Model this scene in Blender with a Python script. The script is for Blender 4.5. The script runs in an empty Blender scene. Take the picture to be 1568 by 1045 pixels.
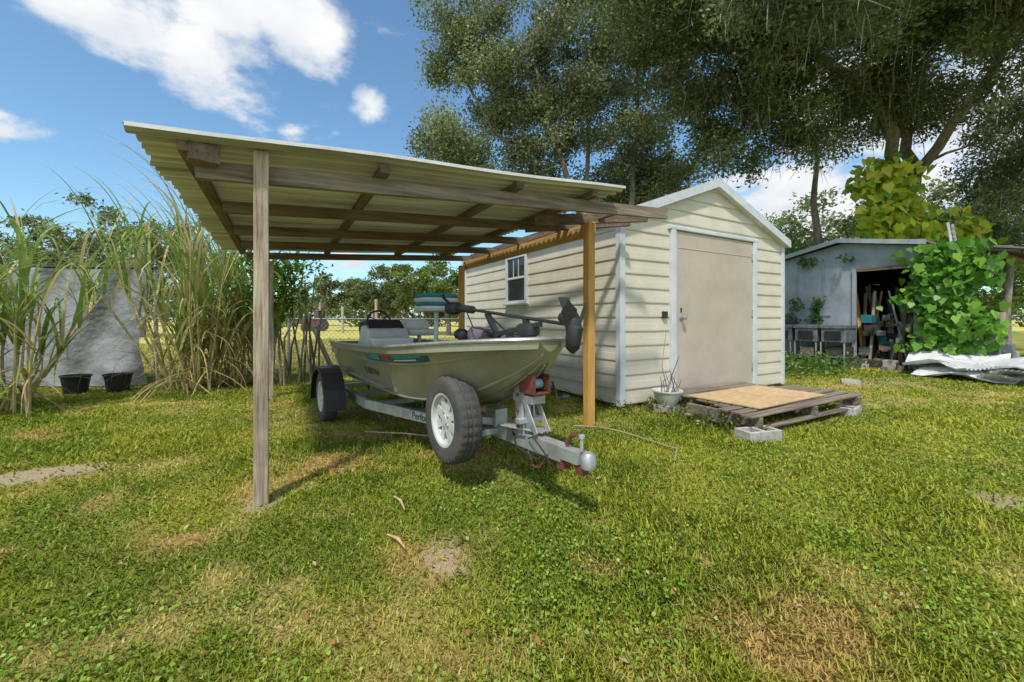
import bpy, math, random
import numpy as np
from mathutils import Vector, Matrix
random.seed(5); rng=np.random.default_rng(7)
S=bpy.context.scene
# ---------------------------------------------------------------- site axes
CAMX,CAMY,CAMZ=-3.609,-3.682,1.1
def site(X,Z,h=0.0):
    """site survey axes (X across, Z away from the gate) -> world"""
    return (0.869*X+0.495*Z+CAMX, -0.495*X+0.869*Z+CAMY, h)
# ---------------------------------------------------------------- materials
def nd(t,k,**kw):
    n=t.nodes.new(k)
    for a,b in kw.items(): setattr(n,a,b)
    return n
def ramp(t,fac,stops):
    r=nd(t,'ShaderNodeValToRGB'); e=r.color_ramp.elements
    while len(e)<len(stops): e.new(0.5)
    for i,(p,c) in enumerate(stops):
        e[i].position=p; e[i].color=(c[0],c[1],c[2],1)
    t.links.new(fac,r.inputs[0]); return r.outputs[0]
def M(name,c1,c2=None,scale=6,rough=.6,metal=0.,bump=.15,bscale=60,st=(1,1,1),grime=.35,gcol=None,bd=.01,spec=.4,lo=.35,hi=.65):
    m=bpy.data.materials.new(name); m.use_nodes=True; t=m.node_tree; t.nodes.clear()
    o=nd(t,'ShaderNodeOutputMaterial'); p=nd(t,'ShaderNodeBsdfPrincipled')
    t.links.new(p.outputs[0],o.inputs[0])
    c2=c2 or tuple(x*.75 for x in c1)
    tc=nd(t,'ShaderNodeTexCoord'); mp=nd(t,'ShaderNodeMapping'); mp.inputs['Scale'].default_value=st
    t.links.new(tc.outputs['Object'],mp.inputs[0])
    n=nd(t,'ShaderNodeTexNoise'); n.inputs['Scale'].default_value=scale; n.inputs['Detail'].default_value=8; n.inputs['Roughness'].default_value=.62
    t.links.new(mp.outputs[0],n.inputs['Vector'])
    col=ramp(t,n.outputs['Fac'],[(lo,c1),(hi,c2)])
    if grime>0:
        g=nd(t,'ShaderNodeTexNoise'); g.inputs['Scale'].default_value=2.3; g.inputs['Detail'].default_value=10; g.inputs['Roughness'].default_value=.7
        t.links.new(tc.outputs['Object'],g.inputs['Vector'])
        gf=ramp(t,g.outputs['Fac'],[(.45,(0,0,0)),(.75,(grime,)*3)])
        mx=nd(t,'ShaderNodeMixRGB'); mx.inputs[2].default_value=(*(gcol or tuple(x*.35 for x in c1)),1)
        t.links.new(gf,mx.inputs[0]); t.links.new(col,mx.inputs[1]); col=mx.outputs[0]
    t.links.new(col,p.inputs['Base Color'])
    p.inputs['Roughness'].default_value=rough; p.inputs['Metallic'].default_value=metal
    p.inputs['Specular IOR Level'].default_value=spec
    if bump>0:
        b=nd(t,'ShaderNodeTexNoise'); b.inputs['Scale'].default_value=bscale; b.inputs['Detail'].default_value=5
        t.links.new(mp.outputs[0],b.inputs['Vector'])
        bp=nd(t,'ShaderNodeBump'); bp.inputs['Strength'].default_value=bump; bp.inputs['Distance'].default_value=bd
        t.links.new(b.outputs['Fac'],bp.inputs['Height']); t.links.new(bp.outputs[0],p.inputs['Normal'])
    return m
def leafmat(name,trans=.35,gloss=0.):
    m=bpy.data.materials.new(name); m.use_nodes=True; t=m.node_tree; t.nodes.clear()
    o=nd(t,'ShaderNodeOutputMaterial'); tr=nd(t,'ShaderNodeBsdfTranslucent'); mx=nd(t,'ShaderNodeMixShader')
    a=nd(t,'ShaderNodeAttribute',attribute_name='Col')
    if gloss>0:
        p=nd(t,'ShaderNodeBsdfPrincipled'); p.inputs['Roughness'].default_value=.42; p.inputs['Specular IOR Level'].default_value=gloss
        t.links.new(a.outputs['Color'],p.inputs['Base Color'])
    else:
        p=nd(t,'ShaderNodeBsdfDiffuse'); t.links.new(a.outputs['Color'],p.inputs[0])
    t.links.new(a.outputs['Color'],tr.inputs[0]); mx.inputs[0].default_value=trans
    t.links.new(p.outputs[0],mx.inputs[1]); t.links.new(tr.outputs[0],mx.inputs[2]); t.links.new(mx.outputs[0],o.inputs[0])
    return m
def wood(name,c1,c2,ax,**k):
    st={'x':(.06,1,1),'y':(1,.06,1),'z':(1,1,.06)}[ax]
    kw=dict(scale=28,rough=.85,bump=.6,bscale=60,st=st,grime=.5,spec=.2,bd=.012); kw.update(k)
    return M(name,c1,c2,**kw)
DK1,DK2=(.27,.205,.155),(.09,.07,.054)
wdx=wood('aged_wood_x',DK1,DK2,'x',lo=.3,hi=.7); wdy=wood('aged_wood_y',DK1,DK2,'y',lo=.3,hi=.7)
wbeam=wood('grey_beam_wood',(.38,.315,.25),(.13,.10,.078),'x',lo=.32,hi=.66)
wgz=wood('weathered_post_wood',(.60,.50,.385),(.27,.205,.15),'z',gcol=(.13,.10,.075),bump=1.,grime=.65,scale=34)
wnz=wood('new_post_wood',(.68,.40,.125),(.48,.245,.065),'z',grime=.35)
wny=wood('new_beam_wood',(.66,.42,.17),(.46,.27,.10),'y',grime=.35)
wpal=wood('pallet_wood',(.32,.27,.21),(.125,.10,.077),'x',bump=.8)
osb=M('plywood_sheet',(.64,.45,.25),(.46,.31,.16),scale=18,rough=.8,st=(.5,1,1),grime=.5,gcol=(.26,.18,.11))
vinyl=M('vinyl_siding',(.67,.625,.51),(.61,.565,.455),scale=3,rough=.5,bump=.04,bscale=12,grime=.4,gcol=(.43,.385,.30))
trim=M('white_trim',(.66,.69,.73),(.56,.59,.63),scale=4,rough=.4,bump=.03,grime=.4,gcol=(.34,.33,.31))
doorm=M('door_panel',(.53,.465,.385),(.47,.41,.335),scale=2.5,rough=.6,bump=.1,bscale=140,grime=.4,gcol=(.34,.29,.23))
glass=M('window_glass',(.02,.025,.03),(.03,.035,.04),rough=.08,bump=0,grime=.2,gcol=(.1,.1,.1),spec=.8)
black=M('black_plastic',(.022,.022,.025),(.035,.035,.038),rough=.42,bump=.05,grime=.2,gcol=(.09,.085,.08))
rubber=M('tyre_rubber',(.055,.054,.053),(.08,.076,.072),rough=.85,bump=.2,bscale=90,grime=.55,gcol=(.17,.15,.12))
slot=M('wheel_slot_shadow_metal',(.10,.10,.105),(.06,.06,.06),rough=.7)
roofgrey=M('roof_grey',(.25,.26,.27),(.16,.165,.17),scale=12,rough=.85)
galv=M('galvanised_steel',(.60,.62,.64),(.42,.44,.46),scale=14,rough=.45,metal=.5,bump=.08,grime=.6,gcol=(.26,.20,.14))
rust=M('rusty_red_steel',(.26,.075,.045),(.14,.055,.04),scale=20,rough=.7,metal=.2,bump=.3)
hullm=M('khaki_aluminium_paint',(.36,.345,.255),(.29,.275,.20),scale=3,rough=.32,metal=.35,bump=.04,bscale=15,grime=.5,gcol=(.20,.18,.13),spec=.5)
railm=M('dull_aluminium',(.52,.51,.47),(.36,.35,.32),scale=9,rough=.4,metal=.6,bump=.05)
deckm=M('deck_carpet',(.34,.31,.26),(.24,.215,.18),scale=30,rough=.95,bump=.4,bscale=200)
whitep=M('white_gelcoat',(.62,.625,.62),(.52,.525,.52),rough=.35,bump=.02,grime=.5,gcol=(.34,.32,.28))
teal=M('teal_vinyl',(.04,.25,.31),(.025,.17,.22),rough=.5,bump=.05,grime=.2)
navy=M('dark_graphic',(.015,.05,.07),(.02,.11,.14),rough=.35,bump=0,grime=.2)
bluer=M('blue_roller',(.26,.43,.53),(.18,.32,.40),rough=.6)
cloth=M('purple_cloth',(.19,.145,.20),(.11,.09,.12),scale=12,rough=.95,bump=.6,bscale=25,bd=.03)
conc=M('concrete',(.50,.48,.44),(.36,.34,.31),scale=20,rough=.95,bump=.6,bscale=80)
bluewall=M('blue_grey_painted_wall',(.38,.42,.47),(.29,.33,.375),scale=4,rough=.8,bump=.2,bscale=30,st=(1,1,.3),grime=.65,gcol=(.17,.17,.16))
tarp=M('grey_tarp',(.25,.265,.285),(.205,.22,.24),scale=5,rough=.55,bump=.7,bscale=6,bd=.07,grime=.4,gcol=(.15,.15,.15))
steelw=M('fence_wire',(.36,.37,.37),(.26,.26,.26),rough=.5,metal=.3,bump=0)
steels=M('stainless_old',(.30,.34,.38),(.15,.165,.185),scale=8,rough=.45,metal=.4,grime=.6)
whitem=M('white_sheet_metal',(.74,.75,.76),(.60,.62,.63),scale=6,rough=.5,bump=.1,grime=.5,gcol=(.36,.33,.29))
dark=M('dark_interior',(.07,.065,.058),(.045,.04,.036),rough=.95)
bark=M('bark',(.34,.30,.26),(.15,.13,.11),scale=9,rough=.95,bump=1.,bscale=14,st=(1,1,.3),bd=.05)
clay=M('pot_white',(.64,.64,.60),(.52,.52,.48),rough=.6,grime=.6,gcol=(.2,.18,.14))
redm=M('red_paint',(.45,.03,.02),(.35,.03,.02),rough=.5)
hosem=M('garden_hose_rubber',(.34,.30,.16),(.26,.22,.12),rough=.6)
leafm=leafmat('oak_leaves',.40,.35); farm=leafmat('far_leaves',.3); broad=leafmat('broad_leaves',.4,.5); canem=leafmat('cane_leaves',.35,.3); grassm=leafmat('grass_blades',.35)
def roofmat():
    m=bpy.data.materials.new('corrugated_roof_panel'); m.use_nodes=True; t=m.node_tree; t.nodes.clear()
    o=nd(t,'ShaderNodeOutputMaterial'); p=nd(t,'ShaderNodeBsdfPrincipled'); tr=nd(t,'ShaderNodeBsdfTranslucent'); mx=nd(t,'ShaderNodeMixShader')
    tc=nd(t,'ShaderNodeTexCoord'); n=nd(t,'ShaderNodeTexNoise'); n.inputs['Scale'].default_value=2.0; n.inputs['Detail'].default_value=9; n.inputs['Roughness'].default_value=.7
    mp=nd(t,'ShaderNodeMapping'); mp.inputs['Scale'].default_value=(.35,2.5,1); t.links.new(tc.outputs['Object'],mp.inputs[0]); t.links.new(mp.outputs[0],n.inputs['Vector'])
    c=ramp(t,n.outputs['Fac'],[(.3,(.56,.56,.42)),(.5,(.48,.475,.34)),(.72,(.28,.26,.18))])
    n2=nd(t,'ShaderNodeTexNoise'); n2.inputs['Scale'].default_value=1.0; n2.inputs['Detail'].default_value=4
    mp2=nd(t,'ShaderNodeMapping'); mp2.inputs['Scale'].default_value=(.25,22,1); t.links.new(tc.outputs['Object'],mp2.inputs[0]); t.links.new(mp2.outputs[0],n2.inputs['Vector'])
    v=ramp(t,n2.outputs['Fac'],[(.35,(.62,.62,.60)),(.55,(1.05,1.05,1.05))])
    ml=nd(t,'ShaderNodeMixRGB',blend_type='MULTIPLY'); ml.inputs[0].default_value=1; t.links.new(c,ml.inputs[1]); t.links.new(v,ml.inputs[2]); c=ml.outputs[0]
    t.links.new(c,p.inputs['Base Color']); t.links.new(c,tr.inputs[0]); p.inputs['Roughness'].default_value=.5
    mx.inputs[0].default_value=.05
    t.links.new(p.outputs[0],mx.inputs[1]); t.links.new(tr.outputs[0],mx.inputs[2]); t.links.new(mx.outputs[0],o.inputs[0]); return m
roofp=roofmat()
# ---------------------------------------------------------------- mesh helpers
def empty(name,loc=(0,0,0),rz=0):
    e=bpy.data.objects.new(name,None); S.collection.objects.link(e); e.location=loc; e.rotation_euler=(0,0,rz); e.empty_display_size=.2; return e
class B:
    def __init__(s): s.v=[];s.f=[];s.mi=[];s.mats=[]
    def m(s,mat):
        if mat not in s.mats: s.mats.append(mat)
        return s.mats.index(mat)
    def add(s,vs,fs,mat):
        o=len(s.v); k=s.m(mat); s.v+= [tuple(v) for v in vs]
        for f in fs: s.f.append([o+i for i in f]); s.mi.append(k)
    def box(s,lo,hi,mat):
        x0,y0,z0=lo;x1,y1,z1=hi
        s.add([(x0,y0,z0),(x1,y0,z0),(x1,y1,z0),(x0,y1,z0),(x0,y0,z1),(x1,y0,z1),(x1,y1,z1),(x0,y1,z1)],
              [(0,3,2,1),(4,5,6,7),(0,1,5,4),(1,2,6,5),(2,3,7,6),(3,0,4,7)],mat)
    def beam(s,p0,p1,w,h,mat,up=(0,0,1)):
        p0=Vector(p0);p1=Vector(p1);d=(p1-p0).normalized();u=Vector(up)
        r=d.cross(u).normalized();u=r.cross(d).normalized()
        vs=[]
        for p in (p0,p1):
            for a,b in((-1,-1),(1,-1),(1,1),(-1,1)): vs.append(p+r*a*w/2+u*b*h/2)
        s.add(vs,[(0,1,2,3)[::-1],(4,5,6,7),(0,1,5,4),(1,2,6,5),(2,3,7,6),(3,0,4,7)],mat)
    def tube(s,pts,rs,mat,n=8,cap=True):
        pts=[Vector(p) for p in pts]
        if not hasattr(rs,'__len__'): rs=[rs]*len(pts)
        vs=[];ref=None
        for i,p in enumerate(pts):
            d=(pts[min(i+1,len(pts)-1)]-pts[max(i-1,0)]).normalized()
            if ref is None: ref=Vector((0,0,1)) if abs(d.z)<.9 else Vector((1,0,0))
            a=d.cross(ref).normalized(); b=a.cross(d).normalized(); ref=b
            for k in range(n):
                t=2*math.pi*k/n; vs.append(p+(a*math.cos(t)+b*math.sin(t))*rs[i])
        fs=[]
        for i in range(len(pts)-1):
            for k in range(n):
                fs.append((i*n+k,i*n+(k+1)%n,(i+1)*n+(k+1)%n,(i+1)*n+k))
        if cap: fs.append(tuple(range(n))); fs.append(tuple(range((len(pts)-1)*n,len(pts)*n))[::-1])
        s.add(vs,fs,mat)
    def lathe(s,prof,c,ax,mat,n=32,rmod=None):
        c=Vector(c);ax=Vector(ax).normalized();a=ax.orthogonal().normalized();b=ax.cross(a);vs=[]
        for i,(r,h) in enumerate(prof):
            for k in range(n):
                t=2*math.pi*k/n; rr=r+(rmod(i,k) if rmod else 0)
                vs.append(c+ax*h+(a*math.cos(t)+b*math.sin(t))*rr)
        fs=[(i*n+k,i*n+(k+1)%n,(i+1)*n+(k+1)%n,(i+1)*n+k) for i in range(len(prof)-1) for k in range(n)]
        s.add(vs,fs,mat)
    def obj(s,name,parent=None,smooth=False,bevel=0,loc=None,rot=None):
        me=bpy.data.meshes.new(name); me.from_pydata(s.v,[],s.f)
        for m in s.mats: me.materials.append(m)
        me.polygons.foreach_set('material_index',s.mi)
        if smooth: me.polygons.foreach_set('use_smooth',[True]*len(s.f))
        me.update(); o=bpy.data.objects.new(name,me); S.collection.objects.link(o)
        if parent: o.parent=parent
        if loc: o.location=loc
        if rot: o.rotation_euler=rot
        if bevel:
            b=o.modifiers.new('bevel','BEVEL'); b.width=bevel; b.segments=2; b.limit_method='ANGLE'; b.angle_limit=math.radians(40)
        if smooth:
            try:
                me.set_sharp_from_angle(angle=math.radians(40))
            except Exception: pass
        return o
def npmesh(name,V,F,C,mat,parent=None,smooth=False):
    V=np.asarray(V,dtype=np.float32);F=np.asarray(F,dtype=np.int32);k=F.shape[1]
    me=bpy.data.meshes.new(name); me.vertices.add(len(V)); me.vertices.foreach_set('co',V.ravel())
    me.loops.add(F.size); me.loops.foreach_set('vertex_index',F.ravel())
    me.polygons.add(len(F)); me.polygons.foreach_set('loop_start',np.arange(0,F.size,k,dtype=np.int32))
    try: me.polygons.foreach_set('loop_total',np.full(len(F),k,dtype=np.int32))
    except Exception: pass
    me.update(calc_edges=True)
    ca=me.color_attributes.new('Col','FLOAT_COLOR','POINT')
    C4=np.ones((len(V),4),dtype=np.float32);C4[:,:3]=C; ca.data.foreach_set('color',C4.ravel())
    me.materials.append(mat)
    if smooth: me.polygons.foreach_set('use_smooth',np.ones(len(F),dtype=bool))
    me.validate(); o=bpy.data.objects.new(name,me); S.collection.objects.link(o)
    if parent: o.parent=parent
    return o
def unit(a): return a/np.maximum(np.linalg.norm(a,axis=1,keepdims=True),1e-6)
def leafgeo(P,size,col,aspect=.5,upbias=.4,droop=0.):
    N=len(P); size=np.broadcast_to(size,(N,))[:,None]
    n=rng.normal(size=(N,3)); n[:,2]+=upbias*2; n=unit(n)
    d=rng.normal(size=(N,3)); d[:,2]-=droop; d=unit(d-n*np.sum(d*n,1,keepdims=True)); r=np.cross(n,d)
    V=np.stack([P-d*size*.5, P+r*size*aspect*.5+n*size*.1+d*size*.02, P+d*size*.5-n*size*.08, P-r*size*aspect*.5+n*size*.1+d*size*.02],1).reshape(-1,3)
    F=np.arange(N*4).reshape(-1,4); C=np.repeat(col,4,0); return V,F,C
def bigleaf(P,size,col,face=(0,0,1),k=1.2):
    """heart-shaped broad leaves, 6-sided, tip hanging down"""
    N=len(P);size=np.broadcast_to(size,(N,))[:,None];n=rng.normal(size=(N,3))+np.array(face)*k;n=unit(n)
    d=rng.normal(size=(N,3))*.5+np.array([0,0,-1.]);d=unit(d-n*np.sum(d*n,1,keepdims=True));r=np.cross(n,d)
    out=[(-.32,0,.05),(-.45,.28,.02),(-.1,.46,-.03),(.58,0,-.06),(-.1,-.46,-.03),(-.45,-.28,.02)]
    V=np.stack([P+d*size*a+r*size*b_*.9+n*size*c_ for a,b_,c_ in out],1).reshape(-1,3)
    return V,np.arange(N*6).reshape(-1,6),np.repeat(col,6,0)
def mixc(pal,N):
    pal=np.array(pal); i=rng.integers(0,len(pal),N); j=rng.integers(0,len(pal),N); t=rng.random((N,1))
    return (pal[i]*(1-t)+pal[j]*t)*rng.uniform(.75,1.2,(N,1))
def clumps_in(ells,n,seed):
    r=np.random.default_rng(seed); vol=np.array([e[3]*e[4]*e[5] for e in ells])**.8; vol/=vol.sum(); out=[]
    for e,c in zip(ells,np.round(vol*n).astype(int)):
        for _ in range(max(c,1)):
            d=r.normal(size=3); d/=np.linalg.norm(d); k=r.random()**.42
            X=e[0]+d[0]*e[3]*k; Z=e[1]+d[1]*e[4]*k; h=e[2]+d[2]*e[5]*k
            out.append(site(X,Z,h))
    return np.array(out)
def foliage(C,rad,twigs,per,size,pal,sig=.16,flat=.7,toneamp=.3):
    P=[];K=[]
    for c in C:
        rr=rad*rng.uniform(.6,1.25); tone=1+rng.uniform(-toneamp,toneamp)
        d=unit(rng.normal(size=(twigs,3)))*(rng.random((twigs,1))**.45)*rr; d[:,2]*=flat
        tw=c+d; q=np.repeat(tw,per,0)+rng.normal(size=(twigs*per,3))*sig*np.array([1,1,.7])
        P.append(q); K.append(mixc(pal,len(q))*tone)
    P=np.concatenate(P);K=np.concatenate(K)
    return leafgeo(P,rng.uniform(.7,1.3,len(P))*size,K)
def tree(name,trunk,r0,C,rad,twigs,per,size,pal,sig=.16,toneamp=.3,thin=1.0,mat=None):
    e=empty(name,(0,0,0)); b=B(); nodes=[]
    for path,ra in trunk:
        path=[Vector(p) for p in path]; pts=[]
        for i in range(len(path)-1):
            for k in range(5):
                p=path[i].lerp(path[i+1],k/5); p=p+Vector(rng.normal(size=3))*ra*.22*(1 if pts else 0); pts.append(p)
        pts.append(path[-1]); n=len(pts); rs=[ra*(1-.72*i/(n-1)) for i in range(n)]
        b.tube(pts,rs,bark,10); nodes+= [(p,r) for i,(p,r) in enumerate(zip(pts,rs)) if i>n*.3]
    base=Vector(trunk[0][0][-1]); order=sorted(C,key=lambda c:(Vector(c)-base).length)
    for c in order:
        c=Vector(c); best=min(nodes,key=lambda q:(q[0]-c).length+max(0,q[0].z-c.z)*1.2); p,r=best
        L=(c-p).length
        if L<.15: continue
        rb=min(r*.7,.03+.02*L)*thin; mid=p.lerp(c,.5)+Vector((0,0,-.06*L))+Vector(rng.normal(size=3))*.07*L
        q=[p,p.lerp(mid,.5)+Vector(rng.normal(size=3))*.04*L,mid,mid.lerp(c,.5)+Vector(rng.normal(size=3))*.05*L,c]
        rs=[rb,rb*.85,rb*.7,rb*.5,rb*.3]; b.tube(q,rs,bark,6)
        nodes+= [(q[2],rs[2]*1.2),(q[3],rs[3]*1.3),(c,rb*.5)]
        for _ in range(3):
            w=c+Vector(rng.normal(size=3))*rad*.6; b.tube([q[3],q[3].lerp(w,.5)+Vector(rng.normal(size=3))*.06,w],[.016,.011,.005],bark,4)
    b.obj('trunk_and_limbs',e,smooth=True)
    V,F,K=foliage(np.array(C),rad,twigs,per,size,pal,sig,toneamp=toneamp)
    npmesh('crown_leaves',V,F,K,mat or leafm,e); return e
# ---------------------------------------------------------------- noise field for the lawn
T=rng.random((256,256))
def vn(x,y,s,ox=0):
    x=x*s+ox+1000;y=y*s+ox*1.7+1000;xi=np.floor(x).astype(int);yi=np.floor(y).astype(int);fx=x-xi;fy=y-yi
    fx=fx*fx*(3-2*fx);fy=fy*fy*(3-2*fy);g=lambda a,b:T[a%256,b%256]
    return (g(xi,yi)*(1-fx)+g(xi+1,yi)*fx)*(1-fy)+(g(xi,yi+1)*(1-fx)+g(xi+1,yi+1)*fx)*fy
def fbm(x,y,s,o=4,ox=0):
    t=0;a=1;w=0
    for i in range(o): t=t+a*vn(x,y,s*2**i,ox+i*13.1);w+=a;a*=.55
    return t/w
def ss(a,b,x): t=np.clip((x-a)/(b-a),0,1);return t*t*(3-2*t)
spots=[(-5.14,.52,.6,.22,.9),(-2.93,-1.9,.14,.26,.75),(.16,-2.98,.25,.15,.7),(-3.70,-.80,.15,.15,.7),(-.8,-.4,.22,.15,.5),(-2.2,-1.0,.5,.4,.3),(-2.9,1.0,.8,1.6,.35),(-1.6,.8,.9,1.6,.4),(5.5,-.5,1.5,.7,.5),(3.5,-1.4,1.0,.4,.35)]
dryp=[(-3.55,-2.45,.40,.10),(-2.75,-2.55,.45,.11),(-2.15,-2.75,.4,.09),(-2.2,-1.75,.35,.05),(-3.9,-1.5,.45,.05),(-3.2,-.3,.6,.05),(4.5,-.9,1.6,.10),(1.0,-2.0,.5,.03),(-3.1,-2.9,.3,.08),
      (-4.45,-1.4,.45,-.12),(-2.3,-1.3,.45,-.12),(-1.2,-1.5,.7,-.10),(-.4,-2.4,.8,-.14),(.9,-2.8,.9,-.12),(-1.7,-2.1,.35,-.08),(0,-1.2,.8,-.08),(3,-3,1.8,-.1),(-4.8,.9,.9,-.05)]
def field(x,y):
    n=.42*fbm(x,y,.9,4)+.58*fbm(x,y,4.2,3,5)
    far=ss(6.0,7.5,y)
    for cx,cy,r_,a in dryp: n=n+a*np.exp(-((x-cx)**2+(y-cy)**2)/(r_*r_))
    dry=ss(.44,.80,n)
    dirt=np.zeros_like(x)
    w=.7+1.0*fbm(x,y,5,3,9)
    for cx,cy,rx,ry,a in spots:
        d=np.sqrt(((x-cx)/rx)**2+((y-cy)/ry)**2)*w; dirt=np.maximum(dirt,a*(1-ss(.4,1.3,d)))
    red=ss(.45,.7,fbm(x,y,1.6,4,31))*dry
    return dry,dirt,far,red
GREEN=np.array([.215,.315,.032]);LIME=np.array([.38,.435,.05]);STRAW=np.array([.66,.56,.20]);RUSTB=np.array([.64,.39,.16]);DIRT=np.array([.46,.37,.29]);FIELD=np.array([.60,.55,.18])
def lerp(a,b,t): return a*(1-t[:,None])+b*t[:,None]
def gcol(x,y,jit=None):
    dry,dirt,far,red=field(x,y); l=fbm(x,y,1.3,3,17)
    c=lerp(np.tile(GREEN,(len(x),1)),np.tile(LIME,(len(x),1)),ss(.3,.7,l))
    d=np.clip(dry*.9+(jit*.45 if jit is not None else 0),0,1)
    c=lerp(c,np.tile(STRAW,(len(x),1)),d); c=lerp(c,np.tile(RUSTB,(len(x),1)),red*.6)
    c=lerp(c,np.tile(FIELD,(len(x),1)),far*.8)
    return c,dry,dirt,far
def axis(c):
    a=[0];st=.05
    while a[-1]<600: a.append(a[-1]+st); st=.05 if a[-1]<3 else st*1.033
    a=np.array(a); return np.concatenate([-a[:0:-1],a])+c
gx=axis(-2.4);gy=axis(-1.4);XX,YY=np.meshgrid(gx,gy,indexing='ij');x=XX.ravel();y=YY.ravel()
c,dry,dirt,far=gcol(x,y); c=c*.75; c=lerp(c,np.tile(np.array([.32,.22,.12]),(len(x),1)),np.clip(.35-far,0,1)); c=lerp(c,np.tile(DIRT,(len(x),1)),dirt)
c=np.where(far[:,None]>.5,c*1.35,c)
near=np.exp(-(((x+2.4)/30)**2+((y+1.4)/30)**2))
z=((fbm(x,y,.8,3,3)-.5)*.05+(fbm(x,y,6,2,8)-.5)*.014)*near
def gz(x,y):
    near=np.exp(-(((x+2.4)/30)**2+((y+1.4)/30)**2)); return ((fbm(x,y,.8,3,3)-.5)*.05+(fbm(x,y,6,2,8)-.5)*.014)*near
nx,ny=len(gx),len(gy);i,j=np.meshgrid(np.arange(nx-1),np.arange(ny-1),indexing='ij');i=i.ravel();j=j.ravel()
F=np.stack([i*ny+j,(i+1)*ny+j,(i+1)*ny+j+1,i*ny+j+1],1)
def gmat():
    m=bpy.data.materials.new('ground_soil_and_thatch'); m.use_nodes=True;t=m.node_tree;p=t.nodes['Principled BSDF']
    a=nd(t,'ShaderNodeAttribute',attribute_name='Col');tc=nd(t,'ShaderNodeTexCoord')
    n=nd(t,'ShaderNodeTexNoise');n.inputs['Scale'].default_value=55;n.inputs['Detail'].default_value=8;n.inputs['Roughness'].default_value=.75
    t.links.new(tc.outputs['Object'],n.inputs['Vector'])
    n2=nd(t,'ShaderNodeTexNoise');n2.inputs['Scale'].default_value=1.7;n2.inputs['Detail'].default_value=10;n2.inputs['Roughness'].default_value=.75
    t.links.new(tc.outputs['Object'],n2.inputs['Vector'])
    v=ramp(t,n.outputs['Fac'],[(.3,(.55,.55,.55)),(.7,(1.35,1.3,1.2))]);v2=ramp(t,n2.outputs['Fac'],[(.3,(.8,.88,.8)),(.7,(1.25,1.15,1.1))])
    m1=nd(t,'ShaderNodeMixRGB',blend_type='MULTIPLY');m1.inputs[0].default_value=1;m2=nd(t,'ShaderNodeMixRGB',blend_type='MULTIPLY');m2.inputs[0].default_value=1
    t.links.new(a.outputs['Color'],m1.inputs[1]);t.links.new(v,m1.inputs[2]);t.links.new(m1.outputs[0],m2.inputs[1]);t.links.new(v2,m2.inputs[2]);t.links.new(m2.outputs[0],p.inputs['Base Color'])
    p.inputs['Roughness'].default_value=.95;p.inputs['Specular IOR Level'].default_value=.1
    b=nd(t,'ShaderNodeBump');b.inputs['Strength'].default_value=.8;b.inputs['Distance'].default_value=.02;t.links.new(n.outputs['Fac'],b.inputs['Height']);t.links.new(b.outputs[0],p.inputs['Normal']);return m
npmesh('ground',np.stack([x,y,z],1),F,c,gmat(),smooth=True)
N=520000
u=rng.random(N);r=(1+u*(math.sqrt(24)-1))**2;th=rng.uniform(-1.05,1.05,N)+math.atan2(.869,.495)
x=CAMX+r*np.cos(th);y=CAMY+r*np.sin(th)
jit=rng.normal(size=N)*.55
c,dry,dirt,far=gcol(x,y,jit)
keep=(rng.random(N)>dirt*1.05)&(rng.random(N)>dry*.15)&~((x>0)&(x<3.6)&(y>0)&(y<4.7))&~((x>8.2)&(y>-.4)&(y<2.3))
x,y,r,c,dry,dirt,far=[q[keep] for q in (x,y,r,c,dry,dirt,far)];N=len(x)
L=rng.uniform(.014,.038,N)*(1+.6*ss(.45,.7,fbm(x,y,1.1,3,40)))*(1-.35*dry)*(1+far*1.5)*(1+r*.02)
W=(.0011+.0009*r)*rng.uniform(.6,1.5,N);a=rng.uniform(0,6.283,N);tilt=rng.uniform(.2,1.45,N)
hd=np.stack([np.cos(a),np.sin(a),np.zeros(N)],1);sd=np.stack([-np.sin(a),np.cos(a),np.zeros(N)],1);P=np.stack([x,y,gz(x,y)-.003],1)
m_=P+hd*(L*.5*np.sin(tilt*.6))[:,None]+np.array([0,0,1])*(L*.5*np.cos(tilt*.6))[:,None]
tp=m_+hd*(L*.6*np.sin(tilt*1.3))[:,None]+np.array([0,0,1])*(L*.6*np.cos(tilt*1.3))[:,None]
W=W[:,None];V=np.stack([P-sd*W,P+sd*W,m_+sd*W*.8,tp,m_-sd*W*.8],1).reshape(-1,3)
F=np.arange(N*5).reshape(-1,5);c=c*rng.uniform(.65,1.35,(N,1))
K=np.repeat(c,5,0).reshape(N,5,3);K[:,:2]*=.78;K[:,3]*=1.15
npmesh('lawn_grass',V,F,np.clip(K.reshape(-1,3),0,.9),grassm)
N=75000
u=rng.random(N);r=(1+u*(math.sqrt(12)-1))**2;th=rng.uniform(-1.05,1.05,N)+math.atan2(.869,.495);x=CAMX+r*np.cos(th);y=CAMY+r*np.sin(th)
dry,dirt,far,red=field(x,y);wd=ss(.48,.64,fbm(x,y,1.3,4,55)+.12*np.exp(-((x+2.2)**2+(y+1.2)**2)/.5)+.10*np.exp(-((x+.3)**2+(y+2.6)**2)/.5)+.05*ss(-1.5,0,x));k=(rng.random(N)<wd*(1-dirt)*(1-.85*dry)*.85+.01)&(dirt<.4)&~((x>0)&(x<3.6)&(y>0))
x,y,r=x[k],y[k],r[k];N=len(x);P=np.stack([x,y,gz(x,y)+rng.uniform(.01,.035,N)],1)
V,F,K=leafgeo(P,rng.uniform(.009,.018,N)*(1+.07*r),mixc([(.20,.38,.03),(.28,.45,.045),(.38,.50,.08)],N),aspect=.8,upbias=1.2)
npmesh('lawn_weeds',V,F,K,broad)
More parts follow.
